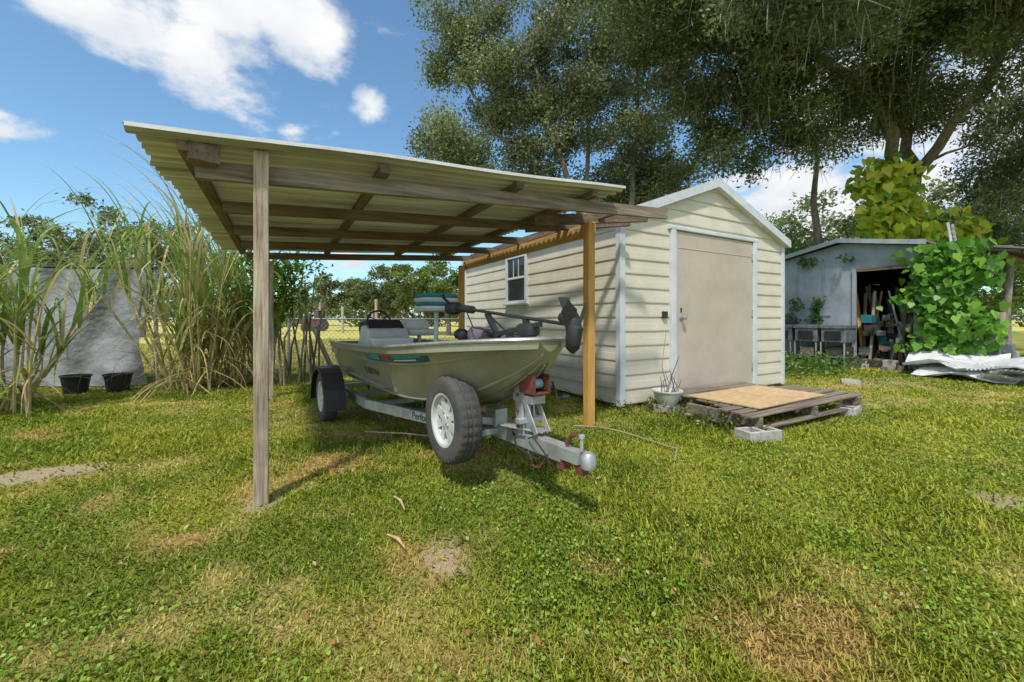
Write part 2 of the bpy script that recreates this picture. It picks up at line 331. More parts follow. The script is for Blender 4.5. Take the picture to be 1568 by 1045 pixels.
N=800;r=rng.uniform(1.3,11,N);th=rng.uniform(-1,1,N)+math.atan2(.869,.495);x=CAMX+r*np.cos(th);y=CAMY+r*np.sin(th)
V,F,K=leafgeo(np.stack([x,y,gz(x,y)+.03],1),rng.uniform(.02,.045,N),mixc([(.40,.22,.09),(.30,.17,.07),(.6,.46,.26)],N),aspect=.5,upbias=1.5)
npmesh('fallen_leaves',V,F,K,grassm)
b=B()
for p,q in [(site(-.62,2.05,.03),site(-.50,1.92,.035)),(site(-.6,2.3,.04),site(-.72,2.5,.03)),(site(-1.4,3.9,.04),site(-.6,3.7,.04))]:
    b.tube([p,Vector(p).lerp(Vector(q),.5)+Vector((.01,0,.01)),q],[.004,.008,.003],osb,6)
b.obj('fallen_sticks')
# ---------------------------------------------------------------- storage shed
sh=empty('storage_shed');W,D,EV,PK=3.59,4.69,2.36,3.03
b=B();b.add([(.03,.03,.08),(W-.03,.03,.08),(W-.03,D-.03,.08),(.03,D-.03,.08),(.03,.03,EV-.02),(W-.03,.03,EV-.02),(W-.03,D-.03,EV-.02),(.03,D-.03,EV-.02),(W/2,.03,PK-.03),(W/2,D-.03,PK-.03)],
 [(0,1,5,8,4),(3,7,9,6,2),(0,4,7,3),(1,2,6,5),(0,3,2,1),(4,8,9,7),(8,5,6,9)],dark);b.obj('light_blocking_core',sh)  # closed backing prism added inside the siding to block light
b=B();cz=.178;z0=.07
sl=(PK-EV)/(W/2)
while z0<PK-.03:
    z1=min(z0+cz,PK-.02)
    lo=lambda z:max(0,(z-EV)/sl)
    mid=z0+(z1-z0)*.5
    prof=[(z0,.002),(z0,.018),(z0+.014,.019),(mid,.014),(mid+.004,.0115),(z1,.006)]
    for side in (0,1):
        for q in range(len(prof)-1):
            (za,oa),(zb,ob)=prof[q],prof[q+1]
            if side==0:
                nn=24;xa0,xa1,xb0,xb1=lo(za)+.02,W-lo(za)-.02,lo(zb)+.02,W-lo(zb)-.02;vs=[]
                for k in range(nn+1):
                    f=k/nn;wv=.001*math.sin(f*23+z0*31)+.0008*math.sin(f*57+z0*77)
                    vs+=[(xa0+(xa1-xa0)*f,-oa-wv,za+.0008*math.sin(f*17+z0*9)),(xb0+(xb1-xb0)*f,-ob-wv*.5,zb)]
                b.add(vs,[(2*k,2*k+2,2*k+3,2*k+1) for k in range(nn)],vinyl)
            elif z1<=EV+.12:
                nn=28;vs=[]
                for k in range(nn+1):
                    f=k/nn;wv=.0014*math.sin(f*29+z0*31)+.0008*math.sin(f*67+z0*77);vs+=[(-oa-wv,D-(D-.02)*f,za),(-ob-wv*.5,D-(D-.02)*f,zb)]
                b.add(vs,[(2*k,2*k+2,2*k+3,2*k+1) for k in range(nn)],vinyl)
                b.add([(W+oa,0.02,za),(W+oa,D,za),(W+ob,D,zb),(W+ob,0.02,zb)],[(0,1,2,3)],vinyl)
    z0=z1
b.obj('siding',sh)
b=B()
b.box((-.034,-.036,.05),(.05,.05,EV-.02),trim);b.box((W-.05,-.036,.05),(W+.032,.05,EV-.02),trim)
b.box((-.036,D-.06,.05),(.02,D+.03,EV-.02),trim)
b.obj('corner_trim',sh,bevel=.006)
b=B()
for sx in (-1,1):
    xe=W/2+sx*(W/2+.06);ze=EV-.06*sl+.0
    b.add([(W/2,-.07,PK+.05),(W/2,D+.07,PK+.05),(xe,D+.07,ze+.05),(xe,-.07,ze+.05),(W/2,-.07,PK+.02),(W/2,D+.07,PK+.02),(xe,D+.07,ze+.02),(xe,-.07,ze+.02)],[(0,1,2,3),(7,6,5,4),(0,3,7,4),(1,5,6,2),(3,2,6,7)],roofgrey)
b.obj('roof',sh)
b=B()
for sx in (-1,1):
    xe=W/2+sx*(W/2+.075);ze=EV-.075*sl
    for (ya,yb,t0,t1) in ((-.10,-.072,-.055,.065),):
        b.add([(W/2,ya,PK+t1),(xe,ya,ze+t1),(xe,ya,ze+t0),(W/2,ya,PK+t0),(W/2,yb,PK+t1),(xe,yb,ze+t1),(xe,yb,ze+t0),(W/2,yb,PK+t0)],[(0,1,2,3),(7,6,5,4),(0,4,5,1),(3,2,6,7),(1,5,6,2)],trim)
    b.add([(W/2,-.1,PK+.068),(xe,-.1,ze+.068),(xe,.02,ze+.068),(W/2,.02,PK+.068)],[(0,1,2,3)],trim)
    b.box((min(xe,xe+sx*.02),-.1,ze-.05),(max(xe,xe+sx*.02),D+.07,ze+.06),trim)
    b.add([(W/2,-.072,PK-.055),(xe,-.072,ze-.055),(xe,-.01,ze-.055),(W/2,-.01,PK-.055)],[(0,1,2,3)],trim)
b.obj('rake_and_eave_trim',sh)
b=B();b.box((.96,-.042,.13),(2.68,-.0,2.27),doorm)
b.box((1.0,-.047,2.05),(2.64,-.042,2.06),doorm);b.obj('door',sh,bevel=.006)
b=B();b.box((.85,-.062,.08),(.945,0,2.31),trim);b.box((2.695,-.062,.08),(2.79,0,2.31),trim);b.box((.82,-.066,2.285),(2.82,0,2.335),trim);b.box((.945,-.06,.07),(2.695,0,.12),trim)
b.obj('door_frame',sh,bevel=.008)
b=B();b.lathe([(.0,-.001),(.035,0),(.035,.012),(.012,.016),(.012,.04),(.03,.05),(.034,.068),(.02,.08),(0,.082)],(1.05,-.042,1.13),(0,-1,0),galv,16)
b.box((1.04,-.05,1.2),(1.06,-.042,1.26),black)
for zz in (.4,1.2,2.05): b.box((2.66,-.052,zz-.05),(2.70,-.04,zz+.05),galv)
b.obj('door_hardware',sh,smooth=True)
b=B();b.box((.71,-.05,1.12),(.79,-.012,1.21),black);b.obj('wall_box',sh,bevel=.005)
b=B();wy0,wy1,wz0,wz1=2.09,2.80,1.38,2.22
b.box((-.034,wy0+.05,wz0+.05),(0,wy1-.05,wz1-.05),glass)
for a in ((wy0,wy0+.06,wz0,wz1),(wy1-.06,wy1,wz0,wz1),(wy0+.06,wy1-.06,wz1-.06,wz1),(wy0+.06,wy1-.06,wz0,wz0+.05)): b.box((-.055,a[0],a[2]),(0,a[1],a[3]),trim)
b.box((-.047,wy0+.06,1.80),(0,wy1-.06,1.84),trim);b.box((-.042,2.36,1.84),(0,2.375,wz1-.06),trim);b.box((-.042,2.53,1.84),(0,2.545,wz1-.06),trim)
b.box((-.09,wy0-.03,wz0-.03),(0,wy1+.03,wz0),trim)
b.obj('window',sh,bevel=.004)
b=B()
for px in (.15,1.7,W-.35):
    for py in (.05,2.2,D-.4): b.box((px,py,-.05),(px+.2,py+.38,.08),conc)
b.box((.03,.03,.04),(W-.03,.08,.085),wpal);b.obj('foundation_blocks',sh)
# ---------------------------------------------------------------- carport
cp=empty('carport');RZ=lambda x:2.085+.062*(x+4.27)
b=B();x0,x1,y0,y1=-4.28,-.84,-.92,3.32;ny=560
xs=np.linspace(x0,x1,12)
vs=[];
for n_,xi in enumerate(xs):
    for k in range(ny+1):
        yy=y0+(y1-y0)*k/ny; ph=(yy-y0)/.106*2*math.pi; cw_=math.cos(ph)
        vs.append((xi+(.015*math.sin(yy*7)+.008*math.sin(yy*23))*(n_==0),yy,RZ(xi)+.017*math.copysign(abs(cw_)**.6,cw_)+.007*math.sin(xi*3+yy*2)))
fs=[(i*(ny+1)+k,(i+1)*(ny+1)+k,(i+1)*(ny+1)+k+1,i*(ny+1)+k+1) for i in range(11) for k in range(ny)]
b.add(vs,fs,roofp);b.obj('corrugated_roof',cp,smooth=True)
b=B()
for i in range(11):
    xa,xb=xs[i],xs[i+1];za,zb=RZ(xa)+.010+.007*math.sin(xa*3+y0*2),RZ(xb)+.010+.007*math.sin(xb*3+y0*2)
    b.beam((xa,y0-.004,za),(xb,y0-.004,zb),.004,.022,whitem)
b.obj('roof_edge_strip',cp)
b=B()
for yy,w in ((-.72,.045),(.22,.04),(1.15,.04),(2.05,.04),(3.02,.045)):
    xa,xb=(-4.02,-.05) if yy<0 else (-3.98,-.62)
    hh=.105 if yy<0 else .09
    n_=8
    for k in range(n_):
        f0,f1=k/n_,(k+1)/n_;wz=lambda f:.006*math.sin(f*5+yy*3)
        pa=(xa+(xb-xa)*f0,yy+wz(f0),RZ(xa+(xb-xa)*f0)-.080-hh/2+wz(f0)*.5);pb=(xa+(xb-xa)*f1,yy+wz(f1),RZ(xa+(xb-xa)*f1)-.080-hh/2+wz(f1)*.5)
        b.beam(pa,pb,w,hh,wbeam if yy<0 else wdx)
b.obj('cross_beams',cp)
b=B()
for xx,w in ((-4.05,.085),(-2.98,.085),(-1.92,.085),(-1.14,.085)):
    b.beam((xx,-.86,RZ(xx)-.050),(xx+.02,3.2,RZ(xx)-.050),w*.8,.056,wdy)
b.beam((-4.04,-.84,RZ(-4)-.07),(-3.90,-.80,RZ(-4)-.07),.07,.10,wdy)
b.beam((-1.3,-.10,2.13),(-.02,-.43,2.25),.045,.11,wdx)
b.beam((-1.2,.25,2.13),(-.05,-.20,2.24),.045,.10,wdx)
b.beam((-.60,-.55,2.22),(-.60,3.1,2.22),.045,.085,wdy)
b.obj('rafters',cp,bevel=.004)
b=B();b.beam((-3.695,-.784,-.05),(-3.695,-.784,2.105),.078,.078,wgz,up=(0,1,0));b.beam((-3.70,3.07,-.05),(-3.70,3.07,1.93),.085,.085,wgz,up=(0,1,0));b.obj('weathered_posts',cp,bevel=.006)
b=B();b.beam((-.795,-.361,-.05),(-.795,-.361,2.105),.088,.088,wnz,up=(0,1,0));b.beam((-.80,3.04,-.05),(-.80,3.04,2.05),.088,.088,wnz,up=(0,1,0));b.obj('new_posts',cp,bevel=.006)
b=B();b.beam((-.72,-.36,2.06),(-.72,3.12,2.06),.04,.14,wny);b.beam((-.30,.2,2.16),(-.52,3.1,2.10),.04,.09,wny);b.obj('new_side_beam',cp,bevel=.004)
# ---------------------------------------------------------------- boat trailer
RZT=math.radians(4.94);OT=(-2.443,1.290,0)
tr=empty('boat_trailer',OT,RZT);L3=lambda r,s,z:(r,-s,z)
def wheel(b,c,R,w,outer=-1):
    c=Vector(c);h=w/2;ri=R*.60
    prof=[(ri,-h*.75),(ri+.01,-h*.92),(R*.80,-h),(R*.93,-h*.93),(R*.985,-h*.75),(R,-h*.5),(R*1.0,-h*.46),(R*.975,-h*.44),(R*.975,-h*.38),(R,-h*.36),(R*1.003,-h*.1),(R*.978,-h*.06),(R*.978,h*.06),(R*1.003,h*.1),(R,h*.36),(R*.975,h*.38),(R*.975,h*.44),(R,h*.46),(R,h*.5),(R*.985,h*.75),(R*.93,h*.93),(R*.80,h),(ri+.01,h*.92),(ri,h*.75)]
    b.lathe(prof,c,(1,0,0),rubber,96,rmod=lambda i,k:(-.008 if (4<=i<=5 or 18<=i<=19 or 9<=i<=10 or 13<=i<=14) and k%3==0 else 0))
    o=outer
    b.lathe([(ri+.004,o*h*.9),(ri-.012,o*h*.86),(ri-.02,o*h*.5),(ri-.024,-o*h*.7)],c,(1,0,0),whitep,48)
    b.lathe([(ri-.018,o*h*.56),(ri*.80,o*h*.50),(ri*.78,o*h*.42)],c,(1,0,0),whitep,48)
    b.lathe([(0,o*h*.74),(ri*.17,o*h*.74),(ri*.20,o*h*.66),(ri*.40,o*h*.60),(ri*.44,o*h*.40)],c,(1,0,0),whitep,32)
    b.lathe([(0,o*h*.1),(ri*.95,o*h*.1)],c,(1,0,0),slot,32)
    for k in range(8):
        t=math.pi/8+k*math.pi/4; d=Vector((0,math.cos(t),math.sin(t)))
        b.beam(c+d*ri*.34+Vector((o*h*.50,0,0)),c+d*ri*.84+Vector((o*h*.48,0,0)),ri*.32,.018,whitep,up=(1,0,0))
    for k in range(5):
        t=k*2*math.pi/5; d=Vector((o*h*.6,ri*.29*math.cos(t),ri*.29*math.sin(t)));b.lathe([(0,.012*o),(.009,.012*o),(.009,0)],c+d,(1,0,0),galv,6)
b=B();wheel(b,L3(-.70,0,.27),.27,.15,-1);b.obj('wheel_left',tr,smooth=True)
b=B();wheel(b,L3(.70,0,.27),.27,.15,1);b.obj('wheel_right',tr,smooth=True)
b=B();wheel(b,L3(-.35,2.35,.436),.292,.165,-1);b.obj('spare_wheel',tr,smooth=True)
b=B()
for sx in (-1,1):
    pts=[(.44*math.cos(a),.18+.42*math.sin(a)) for a in np.linspace(math.pi,0,13)];n_=len(pts)
    xi,xo=sx*.60,sx*.80
    vs=[(xi,y_,z_) for y_,z_ in pts]+[(xo,y_,z_) for y_,z_ in pts]+[(xo+sx*.004,y_*.92,z_-.035) for y_,z_ in pts]
    fs=[(i,i+1,i+n_+1,i+n_) for i in range(n_-1)]+[(i+n_,i+n_+1,i+2*n_+1,i+2*n_) for i in range(n_-1)]
    b.add(vs,fs,black)
    b.add([(xi,y_,z_) for y_,z_ in pts],[tuple(range(n_))],black)
o=b.obj('fenders',tr,bevel=0);sm=o.modifiers.new('s','SOLIDIFY');sm.thickness=.006
b=B()
for sx in (-1,1):
    b.beam(L3(sx*.46,-1.0,.27),L3(sx*.46,.7,.27),.045,.09,galv)
    b.beam(L3(sx*.46,.7,.27),L3(sx*.06,2.35,.30),.045,.09,galv)
    b.beam(L3(sx*.30,-.8,.40),L3(sx*.26,1.5,.42),.07,.04,deckm)
    for s_ in (-.6,.2,.9,1.4): b.beam(L3(sx*.28,s_,.28),L3(sx*.28,s_,.39),.03,.04,galv)
b.beam(L3(-.68,0,.26),L3(.68,0,.26),.05,.05,galv)
for s_ in (-.9,.55): b.beam(L3(-.46,s_,.23),L3(.46,s_,.23),.05,.05,galv)
b.beam(L3(-.35,1.2,.25),L3(.35,1.2,.25),.05,.05,galv)
b.beam(L3(0,1.2,.30),L3(0,3.08,.335),.075,.095,galv)
b.beam(L3(-.12,2.28,.32),L3(-.12,2.42,.32),.2,.04,galv)
b.beam(L3(-.30,2.35,.43),L3(0,2.35,.37),.05,.05,galv)
b.box((-.05,-2.42,.345),(.05,-2.28,.47),galv)
b.obj('frame',tr,bevel=.004)
b=B()
b.beam(L3(0,2.98,.340),L3(0,3.22,.345),.075,.065,galv)
b.lathe([(0,.045),(.025,.042),(.040,.02),(.043,-.025),(.038,-.042),(.0,-.042)],L3(0,3.27,.345),(0,0,1),galv,18)
b.tube([L3(0,3.1,.39),L3(0,3.14,.45),L3(0,3.18,.46)],[.014,.012,.012],rust,8)
b.tube([L3(.0,3.22,.38),L3(.0,3.22,.455)],.011,galv,8)
b.lathe([(.0,.0),(.018,.002),(.018,.02),(0,.022)],L3(0,3.22,.45),(0,0,1),galv,10)
b.beam(L3(.0,3.05,.27),L3(0,3.10,.27),.06,.04,rust);b.beam(L3(.0,3.2,.28),L3(0,3.25,.28),.05,.04,rust)
for pts,rr,mt in (([L3(.03,3.0,.31),L3(.05,2.95,.24),L3(.045,2.85,.22),L3(.03,2.78,.27),L3(.03,2.72,.30)],.007,rust),([L3(-.04,2.98,.31),L3(-.06,2.93,.22),L3(-.05,2.86,.20),L3(-.04,2.78,.28)],.007,rust)):
    for i in range(len(pts)-1):
        for k in range(5):
            p=Vector(pts[i]).lerp(Vector(pts[i+1]),k/5);q=Vector(pts[i]).lerp(Vector(pts[i+1]),(k+.8)/5);b.tube([p,q],rr*(1 if k%2 else .7),mt,5)
b.tube([L3(-.03,2.6,.36),L3(-.1,2.75,.30),L3(-.06,2.9,.26),L3(.0,3.0,.33)],.006,black,6)
b.tube([L3(-.05,2.8,.36),L3(-.09,2.9,.40),L3(-.06,3.0,.30),L3(-.05,3.02,.22)],.005,black,6)
b.obj('coupler',tr,smooth=True)
b=B()
for r_ in (-.045,.045): b.beam(L3(r_,2.72,.36),L3(r_,2.66,.88),.012,.075,galv)
b.beam(L3(0,2.72,.36),L3(0,2.685,.80),.05,.05,galv)
b.beam(L3(-.055,2.56,.405),L3(.055,2.86,.405),.13,.01,galv)
b.beam(L3(0,2.66,.80),L3(0,2.44,.84),.05,.045,galv)
b.beam(L3(0,2.84,.60),L3(0,2.64,.60),.11,.05,galv)
b.beam(L3(-.09,2.74,.46),L3(.09,2.74,.46),.05,.03,galv)
b.beam(L3(-.14,2.70,.78),L3(.0,2.70,.78),.05,.03,galv)
for r_ in (-.05,.05): b.beam(L3(r_,2.88,.40),L3(r_,2.70,.68),.008,.04,galv)
for z_ in (.42,.52,.62,.72,.82): b.lathe([(0,0),(.012,0),(.012,.012),(0,.012)],L3(-.055,2.70,z_),(-1,0,0),rust,6)
b.obj('winch_stand',tr,bevel=.003)
b=B()
b.lathe([(.0,-.05),(.05,-.05),(.05,-.045),(.022,-.042),(.022,.042),(.05,.045),(.05,.05),(0,.05)],L3(0,2.82,.70),(1,0,0),rust,20)
b.beam(L3(-.058,2.88,.70),L3(-.058,2.72,.70),.008,.12,rust);b.beam(L3(.058,2.88,.70),L3(.058,2.72,.70),.008,.12,rust)
b.beam(L3(0,2.88,.645),L3(0,2.72,.645),.12,.01,rust)
b.lathe([(.03,-.03),(.03,.03)],L3(0,2.82,.70),(1,0,0),bluer,16)
b.tube([L3(.065,2.82,.70),L3(.13,2.82,.70),L3(.15,2.84,.60),L3(.2,2.84,.595)],[.007]*4,black,6)
b.tube([L3(.19,2.84,.595),L3(.25,2.84,.595)],.014,black,8)
b.beam(L3(0,2.80,.74),L3(0,2.74,.86),.035,.004,bluer)
b.obj('winch',tr,smooth=True)
b=B()
for r_ in (-.12,-.04): b.lathe([(.0,-.035),(.03,-.035),(.048,-.02),(.048,.02),(.03,.035),(0,.035)],L3(r_,2.76,.85),(1,0,0),bluer,18)
b.obj('bow_rollers',tr,smooth=True)
def text(s,size,parent,mat,name):
    c=bpy.data.curves.new(name,'FONT');c.body=s;c.size=size;c.extrude=.0005;c.materials.append(mat)
    o=bpy.data.objects.new(name,c);S.collection.objects.link(o);o.parent=parent;return o
d=Vector((.40,-1.65,.03)).normalized()
b=B();p0=Vector(L3(-.46,.7,.27));nrm=Vector((-d.y,d.x,0));nrm=-nrm if nrm.x>0 else nrm
pa=p0+d*.78+nrm*.026;pb=p0+d*1.18+nrm*.026;b.beam(pa,pb,.003,.07,whitep);b.obj('frame_sticker',tr)
o=text('Perform',.085,tr,black,'frame_lettering');q=p0+d*.80+nrm*.030-Vector((0,0,.022));up=Vector((0,0,1));M4=Matrix((d,up,d.cross(up))).transposed().to_4x4();M4.translation=q;o.matrix_local=M4
# ---------------------------------------------------------------- boat
bo=empty('motorboat',OT,RZT)
ST=[(-.64,.54,.42,.83,.46,.43),(.0,.55,.43,.83,.46,.43),(.8,.555,.43,.85,.465,.43),(1.5,.555,.42,.875,.475,.42),(1.9,.55,.39,.90,.50,.435),(2.2,.53,.34,.925,.545,.47),(2.45,.47,.27,.945,.615,.54),(2.65,.385,.195,.96,.70,.635),(2.80,.29,.12,.97,.785,.735),(2.90,.19,.06,.975,.86,.83),(2.955,.09,.03,.978,.92,.91)]
def dens(ST,k=4):
    out=[];A=np.array(ST)
    for i in range(len(A)-1):
        p0=A[max(i-1,0)];p1=A[i];p2=A[i+1];p3=A[min(i+2,len(A)-1)]
        for j in range(k):
            t=j/k; out.append(.5*((2*p1)+(-p0+p2)*t+(2*p0-5*p1+4*p2-p3)*t*t+(-p0+3*p1-3*p2+p3)*t**3))
    out.append(A[-1]);return out
SD=dens(ST)
b=B();vs=[];n=13
for s_,gw,cw,gz_,cz_,kz in SD:
    row=[(-gw,gz_),(-gw-.004,gz_-.05),(-(gw*.8+cw*.2),gz_*.8+cz_*.2-.0),(-(gw*.72+cw*.28),gz_*.72+cz_*.28-.003),(-(gw*.3+cw*.7)-.004,gz_*.3+cz_*.7),(-cw,cz_)]
    row=row+[(0,kz)]+[(-a,c_) for a,c_ in row[::-1]]
    vs+= [L3(a,s_,c_) for a,c_ in row]
m_=len(SD);fs=[(i*n+k,i*n+k+1,(i+1)*n+k+1,(i+1)*n+k) for i in range(m_-1) for k in range(n-1)]
fs.append(tuple(range(n)));fs.append(tuple(range((m_-1)*n,m_*n))[::-1])
b.add(vs,fs,hullm);b.obj('hull',bo,smooth=True)
b=B()
g1=[L3(-gw-.004,s_,g_+.006) for s_,gw,cw,g_,c_,k_ in SD];g2=[L3(gw+.004,s_,g_+.006) for s_,gw,cw,g_,c_,k_ in SD][::-1]
b.tube(g1+g2,.014,railm,8)
b.tube([L3(-(gw*.67+cw*.33)-.006,s_,g_*.67+c_*.33) for s_,gw,cw,g_,c_,k_ in SD[:-3]],.007,hullm,6)
b.tube([L3(-cw-.002,s_,c_) for s_,gw,cw,g_,c_,k_ in SD[:-2]],.009,hullm,6)
for ofs in (-.14,0,.14): b.tube([L3(ofs*min(1,cw/.3),s_,k_+(c_-k_)*abs(ofs)*min(1,cw/.3)/max(cw,.02)-.004) for s_,gw,cw,g_,c_,k_ in SD[:-4]],.010,hullm,6)
b.obj('gunwale_rail',bo,smooth=True)
b=B()
vs=[];rows=[r_ for r_ in SD if r_[0]>=1.35]
for s_,gw,cw,g_,c_,k_ in rows: vs+=[L3(-gw+.004,s_,g_-.012),L3(gw-.004,s_,g_-.012)]
b.add(vs,[(i*2,i*2+1,i*2+3,i*2+2) for i in range(len(rows)-1)],deckm)
s_,gw,cw,g_,c_,k_=rows[0];b.add([L3(-gw+.01,s_,g_-.012),L3(gw-.01,s_,g_-.012),L3(gw-.1,s_,.5),L3(-gw+.1,s_,.5)],[(0,1,2,3)],deckm)
b.box((-.5,-1.35,.52),(.5,.63,.53),deckm);b.box((-.53,.3,.7),(.53,.62,.80),deckm)
b.obj('decks',bo)
def sidept(s,f,off=.008):
    A=np.array(SD);gw,cw,g_,c_=[np.interp(s,A[:,0],A[:,k]) for k in (1,2,3,4)]
    return L3(-(gw*(1-f)+cw*f)-off,s,g_*(1-f)+c_*f)
def strip(s0,s1,f0,f1,mat,skew=0,n=10,off=.008):
    vs=[]
    for i in range(n+1):
        s_=s0+(s1-s0)*i/n; vs+=[sidept(s_,f0,off),sidept(s_+skew*(1-i/n),f1,off)]
    b.add(vs,[(i*2,i*2+1,i*2+3,i*2+2) for i in range(n)],mat)
b=B();strip(.8,2.25,.08,.30,navy,.2);b.obj('graphic_dark',bo)
b=B();strip(.95,1.35,.10,.27,teal,.1,off=.012);strip(1.42,1.60,.10,.25,redm,.03,off=.012);strip(1.66,2.18,.12,.22,teal,.04,off=.012);strip(1.7,2.1,.24,.265,whitep,0,off=.012)
b.obj('graphic_teal',bo)
pq=Vector(sidept(.75,.66,.012));pr=Vector(sidept(1.35,.66,.012));dd=(pr-pq).normalized();upv=(Vector(sidept(.75,.3,.012))-Vector(sidept(.75,.66,.012))).normalized()
o=text('FL 8207 KH',.085,bo,black,'hull_registration');M4=Matrix((dd,upv,dd.cross(upv))).transposed().to_4x4();M4.translation=pq;o.matrix_local=M4
b=B()
b.add([L3(-.42,.15,.78),L3(.05,.15,.78),L3(.05,.62,.78),L3(-.42,.62,.78),L3(-.40,.22,1.04),L3(.03,.22,1.04),L3(.03,.50,1.00),L3(-.40,.50,1.00)],[(0,1,5,4),(1,2,6,5),(2,3,7,6),(3,0,4,7),(4,5,6,7)],whitep)
b.add([L3(-.38,.45,1.01),L3(.01,.45,1.01),L3(-.02,.38,1.10),L3(-.35,.38,1.10)],[(0,1,2,3)],black)
b.add([L3(-.30,.585,.92),L3(-.18,.585,.92),L3(-.19,.61,.85),L3(-.24,.62,.82),L3(-.29,.61,.85)],[(0,1,2,3,4)],navy)
b.box((-.50,-1.02,.78),(-.1,-.75,.93),whitep)
b.obj('console',bo,bevel=.02)
b=B();c=Vector(L3(-.18,.16,1.08));ring=[c+Vector((.13*math.cos(t),.05*math.sin(t),.12*math.sin(t))) for t in np.linspace(0,2*math.pi,25)];b.tube(ring,.012,black,8,cap=False)
for t in (0.5,2.6,4.7): b.beam(c,c+Vector((.13*math.cos(t),.05*math.sin(t),.12*math.sin(t))),.02,.01,black)
b.tube([c,c+Vector((0,-.14,-.06))],.02,black,8);b.obj('steering_wheel',bo,smooth=True)
def cushion(b,c,sx,sy,sz,mat,n=10,m=6,p=.45):
    vs=[]
    for i in range(m+1):
        ph=-math.pi/2+math.pi*i/m
        for k in range(n*2):
            t=math.pi*k/n; f=lambda v:math.copysign(abs(v)**p,v)
            vs.append((c[0]+sx*f(math.cos(ph))*f(math.cos(t)),c[1]+sy*f(math.cos(ph))*f(math.sin(t)),c[2]+sz*f(math.sin(ph))))
    q=n*2;b.add(vs,[(i*q+k,i*q+(k+1)%q,(i+1)*q+(k+1)%q,(i+1)*q+k) for i in range(m) for k in range(q)],mat)
b=B();c=L3(.04,1.22,1.22)
cushion(b,(c[0],c[1],1.205),.19,.17,.030,whitep);cushion(b,(c[0],c[1],1.25),.185,.165,.022,teal);cushion(b,(c[0],c[1]+.0,1.285),.19,.17,.026,whitep);cushion(b,(c[0],c[1],1.325),.18,.16,.022,teal)
b.tube([(c[0],c[1],.8),(c[0],c[1],1.19)],.022,galv,10);b.obj('folded_pedestal_seat',bo,smooth=True)
b=B();c=L3(.22,.35,0)
cushion(b,(c[0],c[1],.96),.19,.18,.04,whitep);cushion(b,(c[0],c[1]+.15,1.02),.18,.04,.09,whitep);b.tube([(c[0],c[1],.6),(c[0],c[1],.95)],.022,galv,10);b.obj('helm_seat',bo,smooth=True)
b=B()
c=L3(0,-.86,0);cushion(b,(c[0],c[1],.98),.13,.18,.13,black,p=.6);b.beam((c[0],c[1],.95),(c[0],c[1]+.06,.40),.09,.16,black);cushion(b,(c[0],c[1]+.08,.36),.05,.18,.05,black,p=.8);b.beam((c[0],c[1]+.02,.30),(c[0],c[1]+.12,.18),.015,.12,black)
b.obj('outboard_motor',bo,smooth=True)
b=B()
b.tube([L3(.02,1.75,1.20),L3(.10,3.02,1.07)],.012,black,10)
b.tube([L3(.02,1.70,1.205),L3(.03,1.95,1.18)],.032,black,12)
cushion(b,L3(.02,1.62,1.20),.055,.10,.055,black,p=.6)
b.tube([L3(.02,1.60,1.22),L3(-.02,1.50,1.30),L3(-.05,1.58,1.33)],.013,black,8)
b.tube([L3(.09,2.95,1.12),L3(.10,3.02,1.10),L3(.10,3.06,1.04),L3(.10,3.05,.95)],[.03,.045,.05,.04],black,14)
b.tube([L3(.10,3.05,1.16),L3(.10,3.055,1.10),L3(.10,3.05,1.0),L3(.10,3.04,.93),L3(.10,3.04,.90)],[.012,.042,.048,.042,.012],black,16)
for sg in (1,-1):
    b.add([L3(.10,3.06,1.02),L3(.10+sg*.02,3.10,1.16),L3(.10+sg*.07,3.08,1.215),L3(.10+sg*.10,3.05,1.15),L3(.10+sg*.05,3.04,1.03)],[(0,1,2,3,4)],black)
b.add([L3(.09,2.98,1.12),L3(.08,2.93,1.24),L3(.11,3.0,1.235),L3(.11,3.05,1.12)],[(0,1,2,3)],black)
b.beam(L3(.06,2.25,.99),L3(.08,2.75,1.07),.05,.03,black);b.beam(L3(.06,2.3,.955),L3(.06,2.75,.98),.12,.02,galv)
b.beam(L3(.05,2.3,.97),L3(.045,2.15,1.15),.04,.03,black);b.beam(L3(.07,2.66,.98),L3(.075,2.6,1.11),.04,.03,black)
cushion(b,L3(.08,2.62,1.03),.06,.10,.05,black,p=.7)
b.tube([L3(.05,2.1,1.17),L3(.2,2.2,1.0),L3(.25,2.4,.97),L3(.1,2.6,.98)],.008,black,6)
b.tube([L3(.0,1.9,1.17),L3(-.05,2.1,1.04),L3(.02,2.3,1.02)],.006,black,6)
b.obj('trolling_motor',bo,smooth=True)
b=B();
for q in range(9):
    cushion(b,L3(rng.uniform(.05,.35),rng.uniform(1.6,2.25),.92+rng.uniform(0,.07)),rng.uniform(.06,.12),rng.uniform(.06,.12),rng.uniform(.03,.08),[cloth,cloth,black][q%3],p=.8)
o=b.obj('cloth_cover',bo,smooth=True);t=bpy.data.textures.new('w','CLOUDS');t.noise_scale=.07;dm=o.modifiers.new('d','DISPLACE');dm.texture=t;dm.strength=.06
